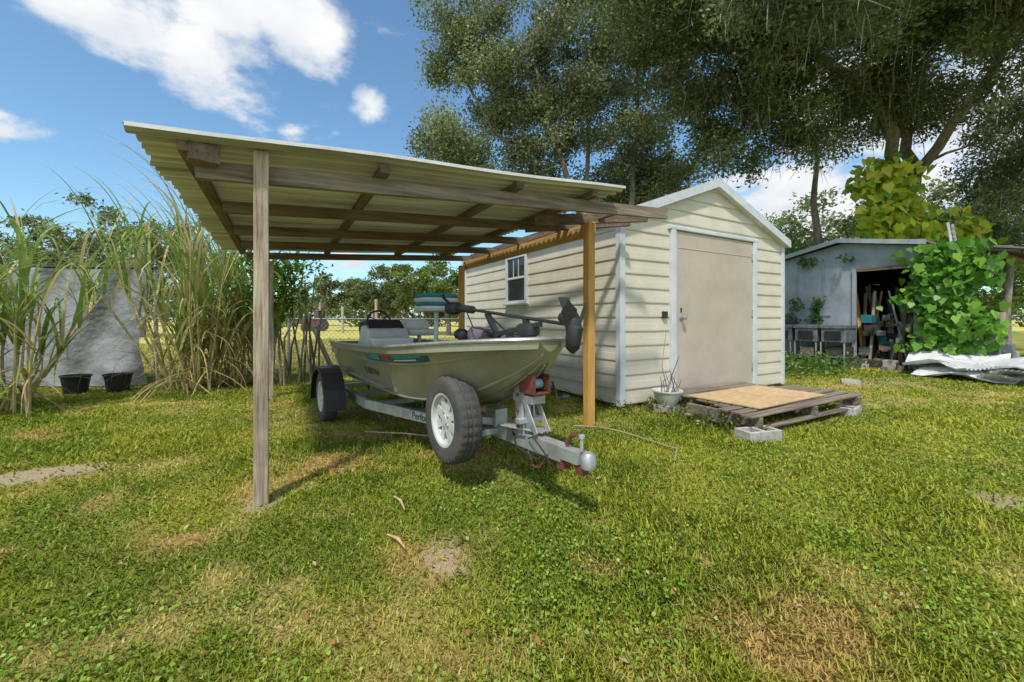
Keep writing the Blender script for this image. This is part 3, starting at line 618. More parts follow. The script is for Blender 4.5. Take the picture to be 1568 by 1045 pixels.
# ---------------------------------------------------------------- deck, blocks, pot, hose
pl=empty('wooden_pallet_deck')
b=B()
y=-1.50
for k in range(6):
    dx=.0 if k<3 else .1+.09*k
    b.beam((.20+dx*.5+rng.uniform(-.04,.04),y+.055,.20),(2.50+rng.uniform(-.06,.06),y+.055+.03,.20+rng.uniform(-.006,.006)),.105 if k<5 else .12,.022,wpal);y+=.14
y=-.66
for k in range(4):
    b.beam((.55+rng.uniform(-.05,.05),y+.05,.19),(2.25+rng.uniform(-.05,.05),y+.05,.19),.11,.022,wpal);y+=.15
for xx in (.32,1.35,2.38): b.beam((xx,-1.5,.135),(xx,-.70,.135),.05,.10,wpal)
for xx in (.65,1.4,2.15): b.beam((xx,-.67,.125),(xx,-.10,.125),.05,.10,wpal)
for yy in (-1.46,-1.1,-.75): b.beam((.22,yy,.075),(2.48,yy,.075),.09,.02,wpal)
b.obj('planks',pl,bevel=.004)
b=B();b.beam((.50,-.97,.225),(1.92,-.93,.225),.80,.014,osb);b.obj('plywood_sheet',bevel=.002)
def block(name,c,rz,s=(.36,.19,.13)):
    b=B();w,dp,h=s
    b.box((-w/2,-dp/2,0),(w/2,-dp/2+.03,h),conc);b.box((-w/2,dp/2-.03,0),(w/2,dp/2,h),conc)
    for xx in (-w/2,-.016,w/2-.032): b.box((xx,-dp/2+.03,0),(xx+.032,dp/2-.03,h),conc)
    b.box((-w/2+.03,-dp/2+.03,.0),(w/2-.03,dp/2-.03,h*.4),conc)
    b.obj(name,None,bevel=.006,loc=c,rot=(0,0,rz))
block('cinder_block',(.22,-1.52,-.03),-.25);block('cinder_block.001',(2.22,-1.44,-.04),.2);block('cinder_block.002',(5.0,-.4,-.03),.4,(.35,.25,.09))
pp=empty('potted_plant',(.40,-.36,.0))
b=B();b.lathe([(0,.10),(.10,.10),(.13,.15),(.165,.25),(.175,.255),(.175,.27),(.155,.268),(.14,.22),(0,.215)],(0,0,0),(0,0,1),clay,28);b.obj('pot',pp,smooth=True)
b=B();b.box((-.12,-.1,-.02),(.10,.10,.10),conc);b.obj('support_block',pp)
b=B()
for k in range(11):
    a=rng.uniform(0,6.28);h=rng.uniform(.15,.5) if k else .75;p=Vector((rng.uniform(-.08,.08),rng.uniform(-.06,.06),.2));q=p+Vector((math.cos(a)*.12,math.sin(a)*.12,h));b.tube([p,p.lerp(q,.5)+Vector(rng.normal(size=3))*.03,q],[.006,.005,.003],rust if k%2 else bark,5)
b.obj('dry_stems',pp)
b=B();pts=[]
for k in range(26):
    t=k/25;pts.append(site(.62+.60*math.sin(t*2.4)+.22*t, 4.15-1.05*t+.10*math.sin(t*9),.03))
b.tube(pts,.009,hosem,6);b.obj('garden_hose',smooth=True)
C=np.array([(rng.uniform(-.15,.6),rng.uniform(-.45,-.05),.06) for _ in range(12)]+[(-.12,rng.uniform(.2,4.5),.05) for _ in range(14)]+[(rng.uniform(.1,.35),rng.uniform(-1.5,-.4),.08) for _ in range(8)])
V,F,K=foliage(C,.12,8,8,.035,[(.10,.17,.03),(.17,.25,.04),(.3,.24,.12)],.04);npmesh('base_weeds',V,F,K,broad)
# ---------------------------------------------------------------- old blue-grey shed
os_=empty('old_workshop_shed');X0=8.2;ya,yb=-.45,2.35
b=B()
b.add([(X0,.72,0),(X0,yb,0),(X0,yb,2.66),(X0,1.0,2.93),(X0,.72,2.88)],[(0,1,2,3,4)],bluewall)
b.add([(X0,-.30,2.25),(X0,.72,2.25),(X0,.72,2.88),(X0,-.30,2.70)],[(0,1,2,3)],bluewall)
b.add([(X0,ya,0),(X0,-.30,0),(X0,-.30,2.70),(X0,ya,2.66)],[(0,1,2,3)],bluewall)
b.add([(X0,yb,0),(11.6,yb,0),(11.6,yb,2.66),(X0,yb,2.66)],[(0,1,2,3)],bluewall)
b.add([(X0,ya,0),(11.6,ya,0),(11.6,ya,2.66),(X0,ya,2.66)],[(0,1,2,3)],bluewall)
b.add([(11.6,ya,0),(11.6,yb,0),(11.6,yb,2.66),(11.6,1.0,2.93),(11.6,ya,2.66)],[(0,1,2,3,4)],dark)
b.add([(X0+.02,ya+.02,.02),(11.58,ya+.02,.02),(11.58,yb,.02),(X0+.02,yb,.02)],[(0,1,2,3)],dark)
b.obj('walls',os_)
b=B()
for yy in (.75,1.35,1.95): b.box((X0-.015,yy,0.0),(X0-.003,yy+.03,2.6),bluewall)
b.box((X0-.04,.70,0),(X0-.003,.78,2.28),bluewall);b.box((X0-.04,-.45,0),(X0-.003,-.30,2.66),bluewall);b.box((X0-.042,-.30,2.22),(X0-.003,.70,2.30),wdy)
b.box((X0-.03,1.22,1.2),(X0-.004,1.75,1.22),bluewall)
b.obj('battens_and_door_frame',os_)
b=B()
def slab(p,q,x0,x1,th,mat):
    (y0_,z0_),(y1_,z1_)=p,q
    b.add([(x0,y0_,z0_),(x1,y0_,z0_),(x1,y1_,z1_),(x0,y1_,z1_),(x0,y0_,z0_-th),(x1,y0_,z0_-th),(x1,y1_,z1_-th),(x0,y1_,z1_-th)],[(0,1,2,3),(7,6,5,4),(0,3,7,4),(1,5,6,2),(0,4,5,1),(3,2,6,7)],mat)
slab((1.0,3.02),(2.5,2.70),X0-.22,11.9,.035,roofgrey);slab((1.0,3.02),(-.55,2.74),X0-.22,11.9,.035,roofgrey)
slab((-.50,2.72),(-1.75,2.46),X0+.25,12.4,.03,roofgrey)
b.obj('roof',os_)
b=B()
slab((1.0,3.035),(2.5,2.715),X0-.25,X0-.222,.10,bluewall);slab((1.0,3.035),(-.55,2.755),X0-.25,X0-.222,.10,bluewall)
for k in range(14): b.beam((X0+.3+k*.28,-.5,2.66),(X0+.3+k*.28,-1.7,2.41),.04,.07,wdy)
b.beam((X0+.3,-1.45,2.36),(12.3,-1.45,2.34),.05,.10,wdx)
b.obj('rake_boards_and_rafters',os_)
b=B();b.tube([(9.32,-1.40,0),(9.30,-1.38,1.2),(9.33,-1.42,2.33)],[.075,.065,.07],bark,10);b.tube([(11.6,-1.4,0),(11.6,-1.4,2.33)],.06,bark,8);b.obj('round_posts',os_,smooth=True)
b=B()
for k in range(26):
    p=(rng.uniform(8.3,9.3),rng.uniform(-.25,.7),0);q=(p[0]+rng.uniform(-.1,.5),p[1]+rng.uniform(-.5,.5),rng.uniform(.8,2.0));b.beam(p,q,rng.uniform(.03,.13),.03,[wgz,wdx,wnz,wdx,galv][k%5])
for k in range(40):
    p=(rng.uniform(8.25,9.2),rng.uniform(-.25,.6),rng.uniform(0,1.1));w=rng.uniform(.06,.26);b.box(p,(p[0]+w,p[1]+w*.9,p[2]+w*.8),[wpal,dark,osb,teal,rust,steels,conc,wgz,black,whitem][k%10])
for k in range(12):
    p=(rng.uniform(7.7,8.15),rng.uniform(-.25,.65),0);w=rng.uniform(.07,.22);b.box(p,(p[0]+w,p[1]+w,p[2]+w),[wpal,conc,dark,steels][k%4])
b.obj('stored_lumber_and_boxes',os_,bevel=.005)
b=B()
for k in range(14):
    p=(rng.uniform(9.0,11),rng.uniform(-1.6,-.5),rng.uniform(0,.9));w=rng.uniform(.15,.4);b.box(p,(p[0]+w,p[1]+w*.8,p[2]+w),[wpal,wgz,galv,dark,conc,steels][k%6])
for k in range(9):
    x_=rng.uniform(9,11.5);b.beam((x_,-1.5,2.55),(x_+rng.uniform(.5,1.5),-.6,2.80),.08,.05,[wgz,whitem,wpal][k%3])
b.beam((9.3,-.6,2.75),(9.25,-.55,3.25),.03,.05,whitem);b.beam((9.6,-.6,2.75),(9.55,-.55,3.25),.03,.05,whitem)
for k in range(4): b.beam((9.28,-.6,2.82+k*.11),(9.57,-.6,2.82+k*.11),.02,.02,whitem)
b.obj('clutter',os_,bevel=.01)
b=B()
x_=7.45
for y_ in (.62,1.18,1.74):
    b.box((x_,y_,.90),(x_+.6,y_+.54,.98),steels);b.box((x_+.03,y_+.02,.58),(x_+.57,y_+.50,.90),steels)
    for a in (.04,.52):
        for c_ in (.04,.50): b.box((x_+a,y_+c_,0),(x_+a+.035,y_+c_+.03,.58),galv)
    b.box((x_+.02,y_+.02,.22),(x_+.58,y_+.52,.25),steels)
    b.box((x_-.004,y_+.1,.64),(x_+.03,y_+.42,.84),black)
b.box((x_+.1,.66,.25),(x_+.5,1.05,.48),dark);b.box((x_+.1,1.3,.25),(x_+.5,1.6,.45),wpal);b.box((x_+.05,1.8,.985),(x_+.4,2.1,1.12),dark)
b.obj('stainless_sink_stand',bevel=.008)
b=B()
for k in range(13):
    cx,cy=7.75+rng.uniform(-.45,.75),-1.35+rng.uniform(-.5,.35);an=rng.uniform(-.7,.7)-.5;w,l=.62,1.35;zz=.06+k*.022;tl=rng.uniform(.0,.3);kk=rng.uniform(-.2,.2)
    vs=[];nx_=48
    for i in range(nx_+1):
        for j in range(8):
            u_=(i/nx_-.5)*w;v_=(j/7-.5)*l;fold=abs(u_/w+kk)*.2*(k%4==1)
            zz2=zz+.018*math.cos(i*1.3)+.04*math.sin(j*1.1+k)+tl*u_+fold+.02*math.sin(u_*9+v_*6+k)
            vs.append((cx+u_*math.cos(an)-v_*math.sin(an),cy+u_*math.sin(an)+v_*math.cos(an),max(zz2,.03)))
    b.add(vs,[(i*8+j,(i+1)*8+j,(i+1)*8+j+1,i*8+j+1) for i in range(nx_) for j in range(7)],whitem)
b.obj('corrugated_sheet_pile')
# vines
N=1500;z_=rng.uniform(.45,2.6,N);P=np.stack([8.0+rng.normal(size=N)*.13-.05,-.85+.16*np.sin(z_*5)+rng.normal(size=N)*.27,z_],1)
V,F,K=bigleaf(P,rng.uniform(.10,.23,N),mixc([(.07,.22,.02),(.13,.33,.03),(.24,.46,.05)],N),(-1.2,-.5,.6));npmesh('climbing_vine',V,F,K,broad)
C=np.array([(8.1,1.45+rng.normal()*.12,z_) for z_ in np.linspace(.95,1.55,7)]+[(8.1,2.0+rng.normal()*.08,z_) for z_ in np.linspace(1.1,1.6,5)]+[(8.08,rng.uniform(.8,1.9),2.55) for _ in range(4)])
V,F,K=foliage(C,.1,4,5,.12,[(.08,.2,.03),(.12,.28,.04)],.06);npmesh('wall_vine',V,F,K,broad)
C=np.array([(rng.uniform(4.2,8.0),rng.uniform(.2,1.9),.12) for _ in range(55)])
V,F,K=foliage(C,.3,8,8,.08,[(.08,.17,.03),(.14,.24,.04)],.1);npmesh('ground_ivy',V,F,K,broad)
# ---------------------------------------------------------------- tarp fence
tf=empty('tarp_fence');A0=np.array([-5.45,5.5]);A1=np.array([-13.5,9.3]);nx_,nz_=260,44;dv=(A1-A0);Ln=np.linalg.norm(dv);dv/=Ln;nv=np.array([-dv[1],dv[0]]);nv=-nv if nv[1]>0 else nv
vs=[]
for i in range(nx_+1):
    t=i/nx_
    for j in range(nz_+1):
        h=j/nz_; s_=t*Ln
        off=.05*math.sin(s_*2.1)+.045*math.sin(s_*6+h*3)+.07*(1-h)*math.sin(s_*3.7+h*5)+.14*(1-h)**2*(1+math.sin(s_*1.3))+.03*math.sin(s_*11+h*7)+.025*math.sin(s_*5-h*11)
        sag=.05*abs(math.sin(s_*1.5));p=A0+dv*(s_+ .12*math.sin(h*3)*(1-t))+nv*off;vs.append((p[0],p[1],.02+h*(1.98-sag)))
b=B();b.add(vs,[(i*(nz_+1)+j,(i+1)*(nz_+1)+j,(i+1)*(nz_+1)+j+1,i*(nz_+1)+j+1) for i in range(nx_) for j in range(nz_)],tarp);b.obj('tarp',tf,smooth=True)
b=B()
for k in range(5):
    p=A0+dv*(k*2.1+.05)-nv*.10;b.tube([(p[0],p[1],0),(p[0],p[1],2.05)],.03,galv,8)
p=A0-nv*.06;q=A1-nv*.06;b.tube([(p[0],p[1],2.0),(q[0],q[1],2.0)],.025,black,8);b.obj('posts_and_rail',tf)
for nm,(px,py) in (('plastic_pot',(-5.75,4.85)),('plastic_pot.001',(-6.25,4.95))):
    b=B();b.lathe([(0,0),(.13,0),(.165,.24),(.18,.245),(.18,.27),(.16,.27),(.15,.2),(0,.19)],(px,py,0),(0,0,1),black,20);b.obj(nm,smooth=True)
# ---------------------------------------------------------------- cane
SEG=9
def ribbon(base,dirh,L,tilt,droop,w,seg=SEG):
    N=len(base);P=base.copy();out=[];side=np.stack([-dirh[:,1],dirh[:,0],np.zeros(N)],1);ang=tilt.copy()
    for i in range(seg+1):
        t=i/seg;ww=(w*(1-t)**.7*min(1,.5+t*4))[:,None];tw=side*ww
        out+= [P-tw,P+tw]
        st=(L/seg)[:,None];P=P+(dirh*np.sin(ang)[:,None]+np.array([0,0,1])*np.cos(ang)[:,None])*st;ang=np.minimum(ang+droop/seg*(.25+1.7*t),3.0)
    return np.stack(out,1)
FR=np.array([[2*i,2*i+1,2*i+3,2*i+2] for i in range(SEG)])
def ribmesh(name,V,col,mat,parent):
    N,m,_=V.shape;F=(np.arange(N)[:,None,None]*m+FR[None]).reshape(-1,4);V=V.reshape(-1,3);V[:,2]=np.maximum(V[:,2],.01)
    return npmesh(name,V,F,np.repeat(col,m,0),mat,parent,smooth=True)
caneS=M('cane_stalks',(.56,.46,.24),(.40,.36,.15),scale=12,rough=.7)
def cane(name,cx,cy,rx,ry,n,H,seed,leaves=12,green=.5,wide=1.0,hr=(.18,.62)):
    global rng
    rng=np.random.default_rng(seed);e=empty(name);b=B();base=[];dr=[];Ls=[];ti=[];dp=[];w=[];col=[]
    for k in range(n):
        a=rng.uniform(0,6.28);q=math.sqrt(rng.random());x_=cx+rx*q*math.cos(a);y_=cy+ry*q*math.sin(a);h=H*rng.uniform(*hr);ln=rng.uniform(.05,.6)
        top=Vector((x_+math.cos(a)*ln*h*q,y_+math.sin(a)*ln*h*q,h));p0=Vector((x_,y_,0));mid=p0.lerp(top,.5)+Vector((rng.normal()*.05,rng.normal()*.05,0))
        b.tube([p0,mid,top],[.017,.015,.009],caneS,6)
        for i in range(leaves):
            t=rng.uniform(.15,1) if i>4 else rng.uniform(.8,1);p=p0.lerp(top,t);base.append(p);aa=rng.uniform(0,6.28);dr.append((math.cos(aa),math.sin(aa),0))
            if t>.6: Ls.append(rng.uniform(.28,.55)*H);ti.append(rng.uniform(.0,.6));dp.append(rng.uniform(.8,3.4));w.append(rng.uniform(.012,.026)*wide);g=rng.random();col.append(np.array([.17,.30,.05])*(1-g)+np.array([.36,.45,.12])*g if rng.random()<green+.2 else np.array([.64,.53,.28]))
            else: Ls.append(rng.uniform(.2,.40)*H);ti.append(rng.uniform(.5,1.9));dp.append(rng.uniform(1.2,2.6));w.append(rng.uniform(.008,.02)*wide);col.append(np.array([.66,.50,.26])*rng.uniform(.5,1.1) if rng.random()>green*.3 else np.array([.25,.34,.07]))
    b.obj('canes',e,smooth=True)
    ribmesh('blades',ribbon(np.array(base),np.array(dr),np.array(Ls),np.array(ti),np.array(dp),np.array(w)),np.array(col),canem,e)
cane('sugarcane_clump',-6.95,3.75,.65,.6,27,3.2,21,leaves=14,green=.65,wide=1.15)
cane('sugarcane_clump.001',-4.72,4.6,.42,.42,44,3.8,22,leaves=15,green=.45,hr=(.15,.62))
cane('sugarcane_clump.002',-4.1,4.75,.35,.35,20,2.3,23,leaves=14,green=.25)
cane('sugarcane_clump.003',-6.35,3.5,.35,.3,8,2.5,24,leaves=12,green=.6,wide=1.1)
cane('sugarcane_clump.004',-8.4,3.3,.6,.6,14,3.2,26,leaves=13,green=.6,wide=1.1)
sb=empty('fern_shrub');b=B()
for k in range(14):
    p=Vector((-3.35+rng.uniform(-.4,.5),4.4+rng.uniform(-.3,.3),0));q=p+Vector((rng.uniform(-.3,.3),rng.uniform(-.2,.2),rng.uniform(1.3,2.2)));b.tube([p,p.lerp(q,.5)+Vector(rng.normal(size=3))*.07,q],[.024,.017,.009],bark,6)
b.obj('stems',sb,smooth=True)
N=170;base=np.stack([-3.7+rng.normal(size=N)*.3,4.3+rng.normal(size=N)*.2,rng.uniform(.9,2.1,N)],1);a=rng.uniform(0,6.28,N)
ribmesh('fronds',ribbon(base,np.stack([np.cos(a),np.sin(a),0*a],1),rng.uniform(.4,.8,N),rng.uniform(.3,1,N),rng.uniform(1,2.2,N),rng.uniform(.015,.04,N)),mixc([(.12,.28,.03),(.2,.38,.05),(.3,.38,.06)],N),broad,sb)
C=np.array([(-3.7+rng.normal()*.3,4.35+rng.normal()*.2,rng.uniform(1.1,2.1)) for _ in range(28)]);V,F,K=foliage(C,.2,6,8,.08,[(.09,.2,.03),(.15,.28,.04)],.1);npmesh('leaves',V,F,K,broad,sb)
# ---------------------------------------------------------------- chain link fence
cf=empty('chain_link_fence');b=B();yf=6.4;xa,xb=-5.6,12
for k in range(9):
    x_=xa+k*2.2;b.tube([(x_,yf,0),(x_,yf,1.15)],.028,steelw,8)
b.tube([(xa,yf,1.12),(xb,yf,1.12)],.02,steelw,6);b.obj('posts',cf)
b=B();x_=xa
while x_<xb-1.1:
    for sg in (1,-1):
        p,q=((x_,yf,.03),(x_+1.07,yf,1.1)) if sg>0 else ((x_+1.07,yf+.006,.03),(x_,yf+.006,1.1));b.tube([p,q],.0034,steelw,3,cap=False)
    x_+=.10
b.obj('mesh',cf)
b=B();b.tube([(-2.6,5.5,0),(-3.15,5.45,1.35)],[.05,.04],bark,8);b.obj('leaning_wooden_post',smooth=True)
# ---------------------------------------------------------------- background field things
tk=empty('farm_tractor',site(-19.2,40),.4);b=B();b.box((-.9,-.35,.6),(.5,.35,1.15),redm);b.box((.1,-.5,.9),(.9,.5,1.2),redm);b.box((.15,-.45,1.2),(.85,.45,1.95),glass);b.box((.1,-.5,1.95),(.9,.5,2.02),redm);b.obj('body',tk,bevel=.04)
b=B()
for x_,r_ in ((.5,.6),(-.7,.35)):
    for sg in (-1,1): b.lathe([(0,-.15),(r_*.6,-.15),(r_,-.12),(r_,.12),(r_*.6,.15),(0,.15)],(x_,sg*.55,r_),(0,1,0),rubber,24)
b.obj('wheels',tk,smooth=True)
for k,(X_,Z_,h) in enumerate(((-12.2,36,3.4),(-11.3,38,2.9),(-9.9,30,2.6),(-14.0,34,2.2),(-21,45,3))):
    b=B();p=site(X_,Z_);b.tube([(p[0],p[1],0),(p[0],p[1],h)],.11,conc if k%2 else wgz,8);b.obj('utility_pole' if k==0 else 'utility_pole.%03d'%k)
def mass(name,ells,n,rad,twigs,per,size,pal,sig,seed,mat=None):
    C=clumps_in(ells,n,seed);V,F,K=foliage(C,rad,twigs,per,size,pal,sig);return npmesh(name,V,F,K,mat or farm)
OAK=[(.095,.15,.045),(.15,.205,.07),(.20,.25,.10),(.28,.315,.16)]
FAR=[(.12,.165,.07),(.18,.22,.10),(.25,.28,.13)]
el=[]
for k in range(46):
    az=-1.0+k*.045;R_=rng.uniform(62,85);el.append((R_*math.tan(az),R_,rng.uniform(2.5,4.5),rng.uniform(4,7),3,rng.uniform(3.0,5.0)))
mass('distant_treeline',el,520,1.9,9,9,.75,FAR,.7,31)
def simple_tree(name,X_,Z_,H,R_,n,size,seed,pal=OAK):
    ells=[(X_,Z_,H*.62,R_,R_*.8,H*.36),(X_+R_*.5,Z_,H*.5,R_*.6,R_*.6,H*.26),(X_-R_*.5,Z_,H*.55,R_*.6,R_*.6,H*.28)]
    C=clumps_in(ells,n,seed);b0=site(X_,Z_);top=site(X_+.3,Z_,H*.6)
    return tree(name,[([b0,site(X_-.2,Z_,H*.3),top],H*.03)],.3,C,H*.085,14,11,size,pal,H*.025,mat=farm)
simple_tree('oak_tree.002',-23.5,26,9.2,5.5,100,.24,41,FAR)
simple_tree('oak_tree.003',-33,27,8.0,5,70,.26,42,FAR)
simple_tree('oak_tree.004',-4.6,30,6.3,4.6,80,.22,43,[(.11,.17,.04),(.17,.24,.06),(.24,.3,.10)])
simple_tree('oak_tree.005',-14,40,6.6,5,60,.32,44,FAR)
simple_tree('oak_tree.006',-8.5,34,5.6,4,60,.28,45,FAR)
# big oaks
el1=[(-1.5,13,7.0,1.7,1.6,2.1),(-1.3,13,10.2,1.3,1.5,1.7),(.9,13,8.6,2.2,2,3.0),(3.5,13.5,9,2.5,2,3.2),(.9,13.5,5.9,2.0,1.4,1.1),(4.3,14,6,2,2,1.7),(2.5,13,12,3,2,1.5),(-2.4,13,6.2,.9,.9,.8),(-2.5,13,9.1,.9,.9,.6)]
C1=clumps_in(el1,205,51)
tb=site(3.2,13)
tree('oak_tree',[([tb,site(2.9,13,2.5),site(1.6,13,6),site(.6,13,9.5)],.17),([site(3.1,13,1.5),site(2.2,12.8,4.5),site(-.6,12.8,7),site(-1.6,13,9)],.11),([site(3.2,13,1.2),site(3.9,13.2,5),site(4.2,13.5,9.5)],.15),([site(3.0,13,2),site(2.4,13.3,5.5),site(2.6,13.4,10.5)],.12)],.3,C1,.64,30,19,.11,[(.13,.185,.06),(.19,.24,.09),(.26,.305,.14),(.35,.37,.21)],.18,thin=.6,toneamp=.35)
el2=[(5.2,10,8.3,2.8,2.2,1.9),(8,10,8.6,3.4,3,1.8),(11.2,10.5,8.3,3.2,3,1.9),(5.9,10.5,6.0,1.6,1.3,1.7),(13.8,11,6.0,1.6,2,2.0),(8.4,11,7.0,2.4,1.6,1.0),(11,12.5,7.3,2.4,1.5,1.0),(3.2,10,8.6,1.6,1.6,1.4),(6.5,7.5,7.4,3,1.8,1.0),(10,7.5,7.8,3,2,1.0),(15,12.5,4.3,1.5,1.5,1.3),(7.4,11.2,5.9,.9,.9,.6)]
C2=clumps_in(el2,275,52)
tree('oak_tree.001',[([site(12,13.2),site(11.9,13,3.0),site(12.2,12.6,5.2),site(11.2,12,7.4)],.34),([site(12.1,12.8,4.6),site(10.4,11.4,6.8),site(8,10.5,7.8),site(5,10,8.4)],.18),([site(12,13,2.3),site(13.3,12.2,4.0),site(14.6,11.5,6.5)],.16),([site(12,12.5,5),site(11.8,10,7.3),site(10,8,8)],.15),([site(10.2,13.4),site(9.6,13,3.5),site(9.2,12.5,6.5)],.18)],.4,C2,.66,29,20,.108,OAK,.18,thin=.9,toneamp=.35)
Cm=C2[(C2[:,2]<7.8)];N=len(Cm)*22;base=np.repeat(Cm,22,0)+rng.normal(size=(N,3))*np.array([.3,.3,.15]);a=rng.uniform(0,6.28,N)
ribmesh('spanish_moss',ribbon(base,np.stack([np.cos(a),np.sin(a),0*a],1),rng.uniform(.25,.85,N),rng.uniform(2.4,3.0,N),rng.uniform(0,.5,N),rng.uniform(.006,.016,N)),mixc([(.26,.28,.20),(.36,.37,.28)],N),farm,None)
# understorey behind the workshop
mass('understorey_shrubs',[(9.2,15,2.6,1.6,1,1.8),(13.5,14.5,2.8,3,1.2,2.2),(17,15,3.2,3,1.5,2.4),(10,19,3.5,4,1,2.6)],230,.6,14,14,.15,[(.13,.25,.04),(.21,.34,.06),(.30,.38,.10)],.2,61,leafm)
C=clumps_in([(10.8,11.9,5.0,.7,.5,.7),(10.9,11.8,4.2,.75,.5,.6),(11.0,11.7,3.5,1.0,.5,.45),(12.9,11.8,3.6,.6,.4,.5)],130,62)
P=np.repeat(C,9,0)+rng.normal(size=(len(C)*9,3))*.2
V,F,K=bigleaf(P,rng.uniform(.18,.36,len(P)),np.clip(mixc([(.72,.76,.06),(.80,.78,.12),(.62,.70,.05),(.20,.44,.03)],len(P)),0,.85),(-.5,-.9,.6));npmesh('yellow_pothos_vine',V,F,K,broad)
mass('banana_shrub',[(12.9,13.2,3.6,.9,.5,.8),(15,13,3.2,1,.5,.8)],30,.4,6,8,.30,[(.14,.36,.04),(.26,.44,.06)],.2,63,broad)
mass('sunlit_bamboo',[(5.3,15,6.3,.9,.8,1.1),(4.4,16,5.0,1.2,.8,1.0)],34,.45,16,14,.13,[(.34,.40,.06),(.45,.48,.11)],.16,64)
mass('right_background_trees',[(14,30,5,8,2,4.5),(27,30,6,9,3,5),(4,32,3.2,5,2,3)],190,1.2,11,12,.34,FAR,.4,65)
# ---------------------------------------------------------------- sky
w=bpy.data.worlds.new('World');S.world=w;w.use_nodes=True;t=w.node_tree;t.nodes.clear()
o=nd(t,'ShaderNodeOutputWorld');bg=nd(t,'ShaderNodeBackground');t.links.new(bg.outputs[0],o.inputs[0])
SX,SY=0.869*-.20+.495*-.68,-.495*-.20+.869*-.68
ELV=math.radians(58);AZ=math.atan2(SX,SY)
sk=nd(t,'ShaderNodeTexSky',sky_type='NISHITA');sk.sun_disc=False;sk.sun_elevation=ELV;sk.sun_rotation=AZ;sk.air_density=1.0;sk.dust_density=.8;sk.ozone_density=1.6
tc=nd(t,'ShaderNodeTexCoord');nrm=nd(t,'ShaderNodeVectorMath',operation='NORMALIZE');t.links.new(tc.outputs['Generated'],nrm.inputs[0])
sp=nd(t,'ShaderNodeSeparateXYZ');t.links.new(nrm.outputs[0],sp.inputs[0])
az_=nd(t,'ShaderNodeMath',operation='ADD');az_.inputs[1].default_value=.30;t.links.new(sp.outputs[2],az_.inputs[0])
dv_=nd(t,'ShaderNodeVectorMath',operation='DIVIDE');cb=nd(t,'ShaderNodeCombineXYZ')
for k in range(3): t.links.new(az_.outputs[0],cb.inputs[k])
t.links.new(nrm.outputs[0],dv_.inputs[0]);t.links.new(cb.outputs[0],dv_.inputs[1])
n1=nd(t,'ShaderNodeTexNoise');n1.inputs['Scale'].default_value=4.6;n1.inputs['Detail'].default_value=9;n1.inputs['Roughness'].default_value=.60;t.links.new(dv_.outputs[0],n1.inputs['Vector'])
clouds_and_fill=[(-43,31,.15,1),(-36,30,.15,1),(-28,33,.13,1),(-34,25.5,.07,.85),(-19,26.5,.05,.75),(-28,21.5,.03,.6),(-27,18,.06,1),(-22,10,.10,.8),(-52,17,.05,.6),(35,14,.17,1),(42,20,.2,1),(50,15,.2,1),(75,45,.5,1),(-100,40,.5,1),(150,35,.8,1),(-150,30,.6,1)]  # wide blobs at the end are unseen, added behind the camera as fill light
acc=None
for a,e_,rad_,amp in clouds_and_fill:
    A_=math.radians(a+29.67);E_=math.radians(e_);cv=(math.sin(A_)*math.cos(E_),math.cos(A_)*math.cos(E_),math.sin(E_))
    ds=nd(t,'ShaderNodeVectorMath',operation='DISTANCE');ds.inputs[1].default_value=cv;t.links.new(nrm.outputs[0],ds.inputs[0])
    mr=nd(t,'ShaderNodeMapRange');mr.interpolation_type='SMOOTHSTEP';mr.inputs['From Min'].default_value=rad_*1.4;mr.inputs['From Max'].default_value=0;mr.inputs['To Min'].default_value=0;mr.inputs['To Max'].default_value=amp;t.links.new(ds.outputs['Value'],mr.inputs['Value'])
    if acc is None: acc=mr.outputs[0]
    else:
        mx=nd(t,'ShaderNodeMath',operation='MAXIMUM');t.links.new(acc,mx.inputs[0]);t.links.new(mr.outputs[0],mx.inputs[1]);acc=mx.outputs[0]
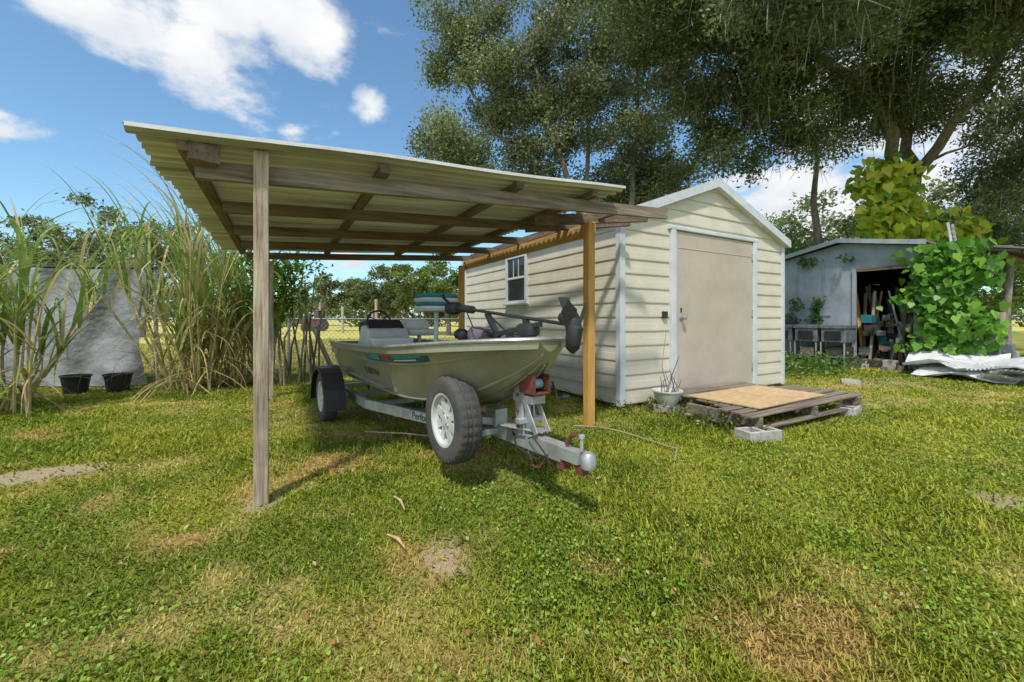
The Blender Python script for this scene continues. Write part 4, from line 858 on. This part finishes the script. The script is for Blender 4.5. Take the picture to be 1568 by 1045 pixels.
ma=nd(t,'ShaderNodeMath',operation='MULTIPLY_ADD');ma.inputs[1].default_value=.36;t.links.new(acc,ma.inputs[0]);t.links.new(n1.outputs['Fac'],ma.inputs[2])
cf_=nd(t,'ShaderNodeMapRange');cf_.interpolation_type='SMOOTHSTEP';cf_.inputs['From Min'].default_value=.60;cf_.inputs['From Max'].default_value=.84;t.links.new(ma.outputs[0],cf_.inputs['Value'])
n2=nd(t,'ShaderNodeTexNoise');n2.inputs['Scale'].default_value=5;n2.inputs['Detail'].default_value=5;t.links.new(dv_.outputs[0],n2.inputs['Vector'])
STR=.15
cc=ramp(t,n2.outputs['Fac'],[(.35,(.76/STR,.81/STR,.88/STR)),(.65,(1.0/STR,1.0/STR,1.0/STR))])
tint=nd(t,'ShaderNodeMixRGB',blend_type='MULTIPLY');tint.inputs[0].default_value=1;tint.inputs[2].default_value=(1.0,1.27,1.30,1);t.links.new(sk.outputs[0],tint.inputs[1])
mx=nd(t,'ShaderNodeMixRGB');t.links.new(cf_.outputs[0],mx.inputs[0]);t.links.new(tint.outputs[0],mx.inputs[1]);t.links.new(cc,mx.inputs[2])
t.links.new(mx.outputs[0],bg.inputs[0]);bg.inputs[1].default_value=STR
# sun
sl_=bpy.data.lights.new('sun','SUN');sl_.energy=3.7;sl_.angle=math.radians(4);sl_.color=(1,.94,.85);so=bpy.data.objects.new('sun',sl_);S.collection.objects.link(so)
h_=math.hypot(SX,SY);dirv=Vector((SX/h_*math.cos(ELV),SY/h_*math.cos(ELV),math.sin(ELV)));so.rotation_euler=dirv.to_track_quat('Z','Y').to_euler();so.location=(0,0,20)
# camera
cd=bpy.data.cameras.new('camera');cam=bpy.data.objects.new('camera',cd);S.collection.objects.link(cam);S.camera=cam
cd.sensor_width=36;cd.lens=14.46;cd.shift_y=-.0207;cd.clip_start=.05;cd.clip_end=2000
cam.location=(CAMX,CAMY,CAMZ);cam.rotation_euler=(math.radians(90),0,-math.radians(29.67))
S.view_settings.view_transform='Standard'
try: S.view_settings.look='None'
except Exception: pass
S.view_settings.exposure=0
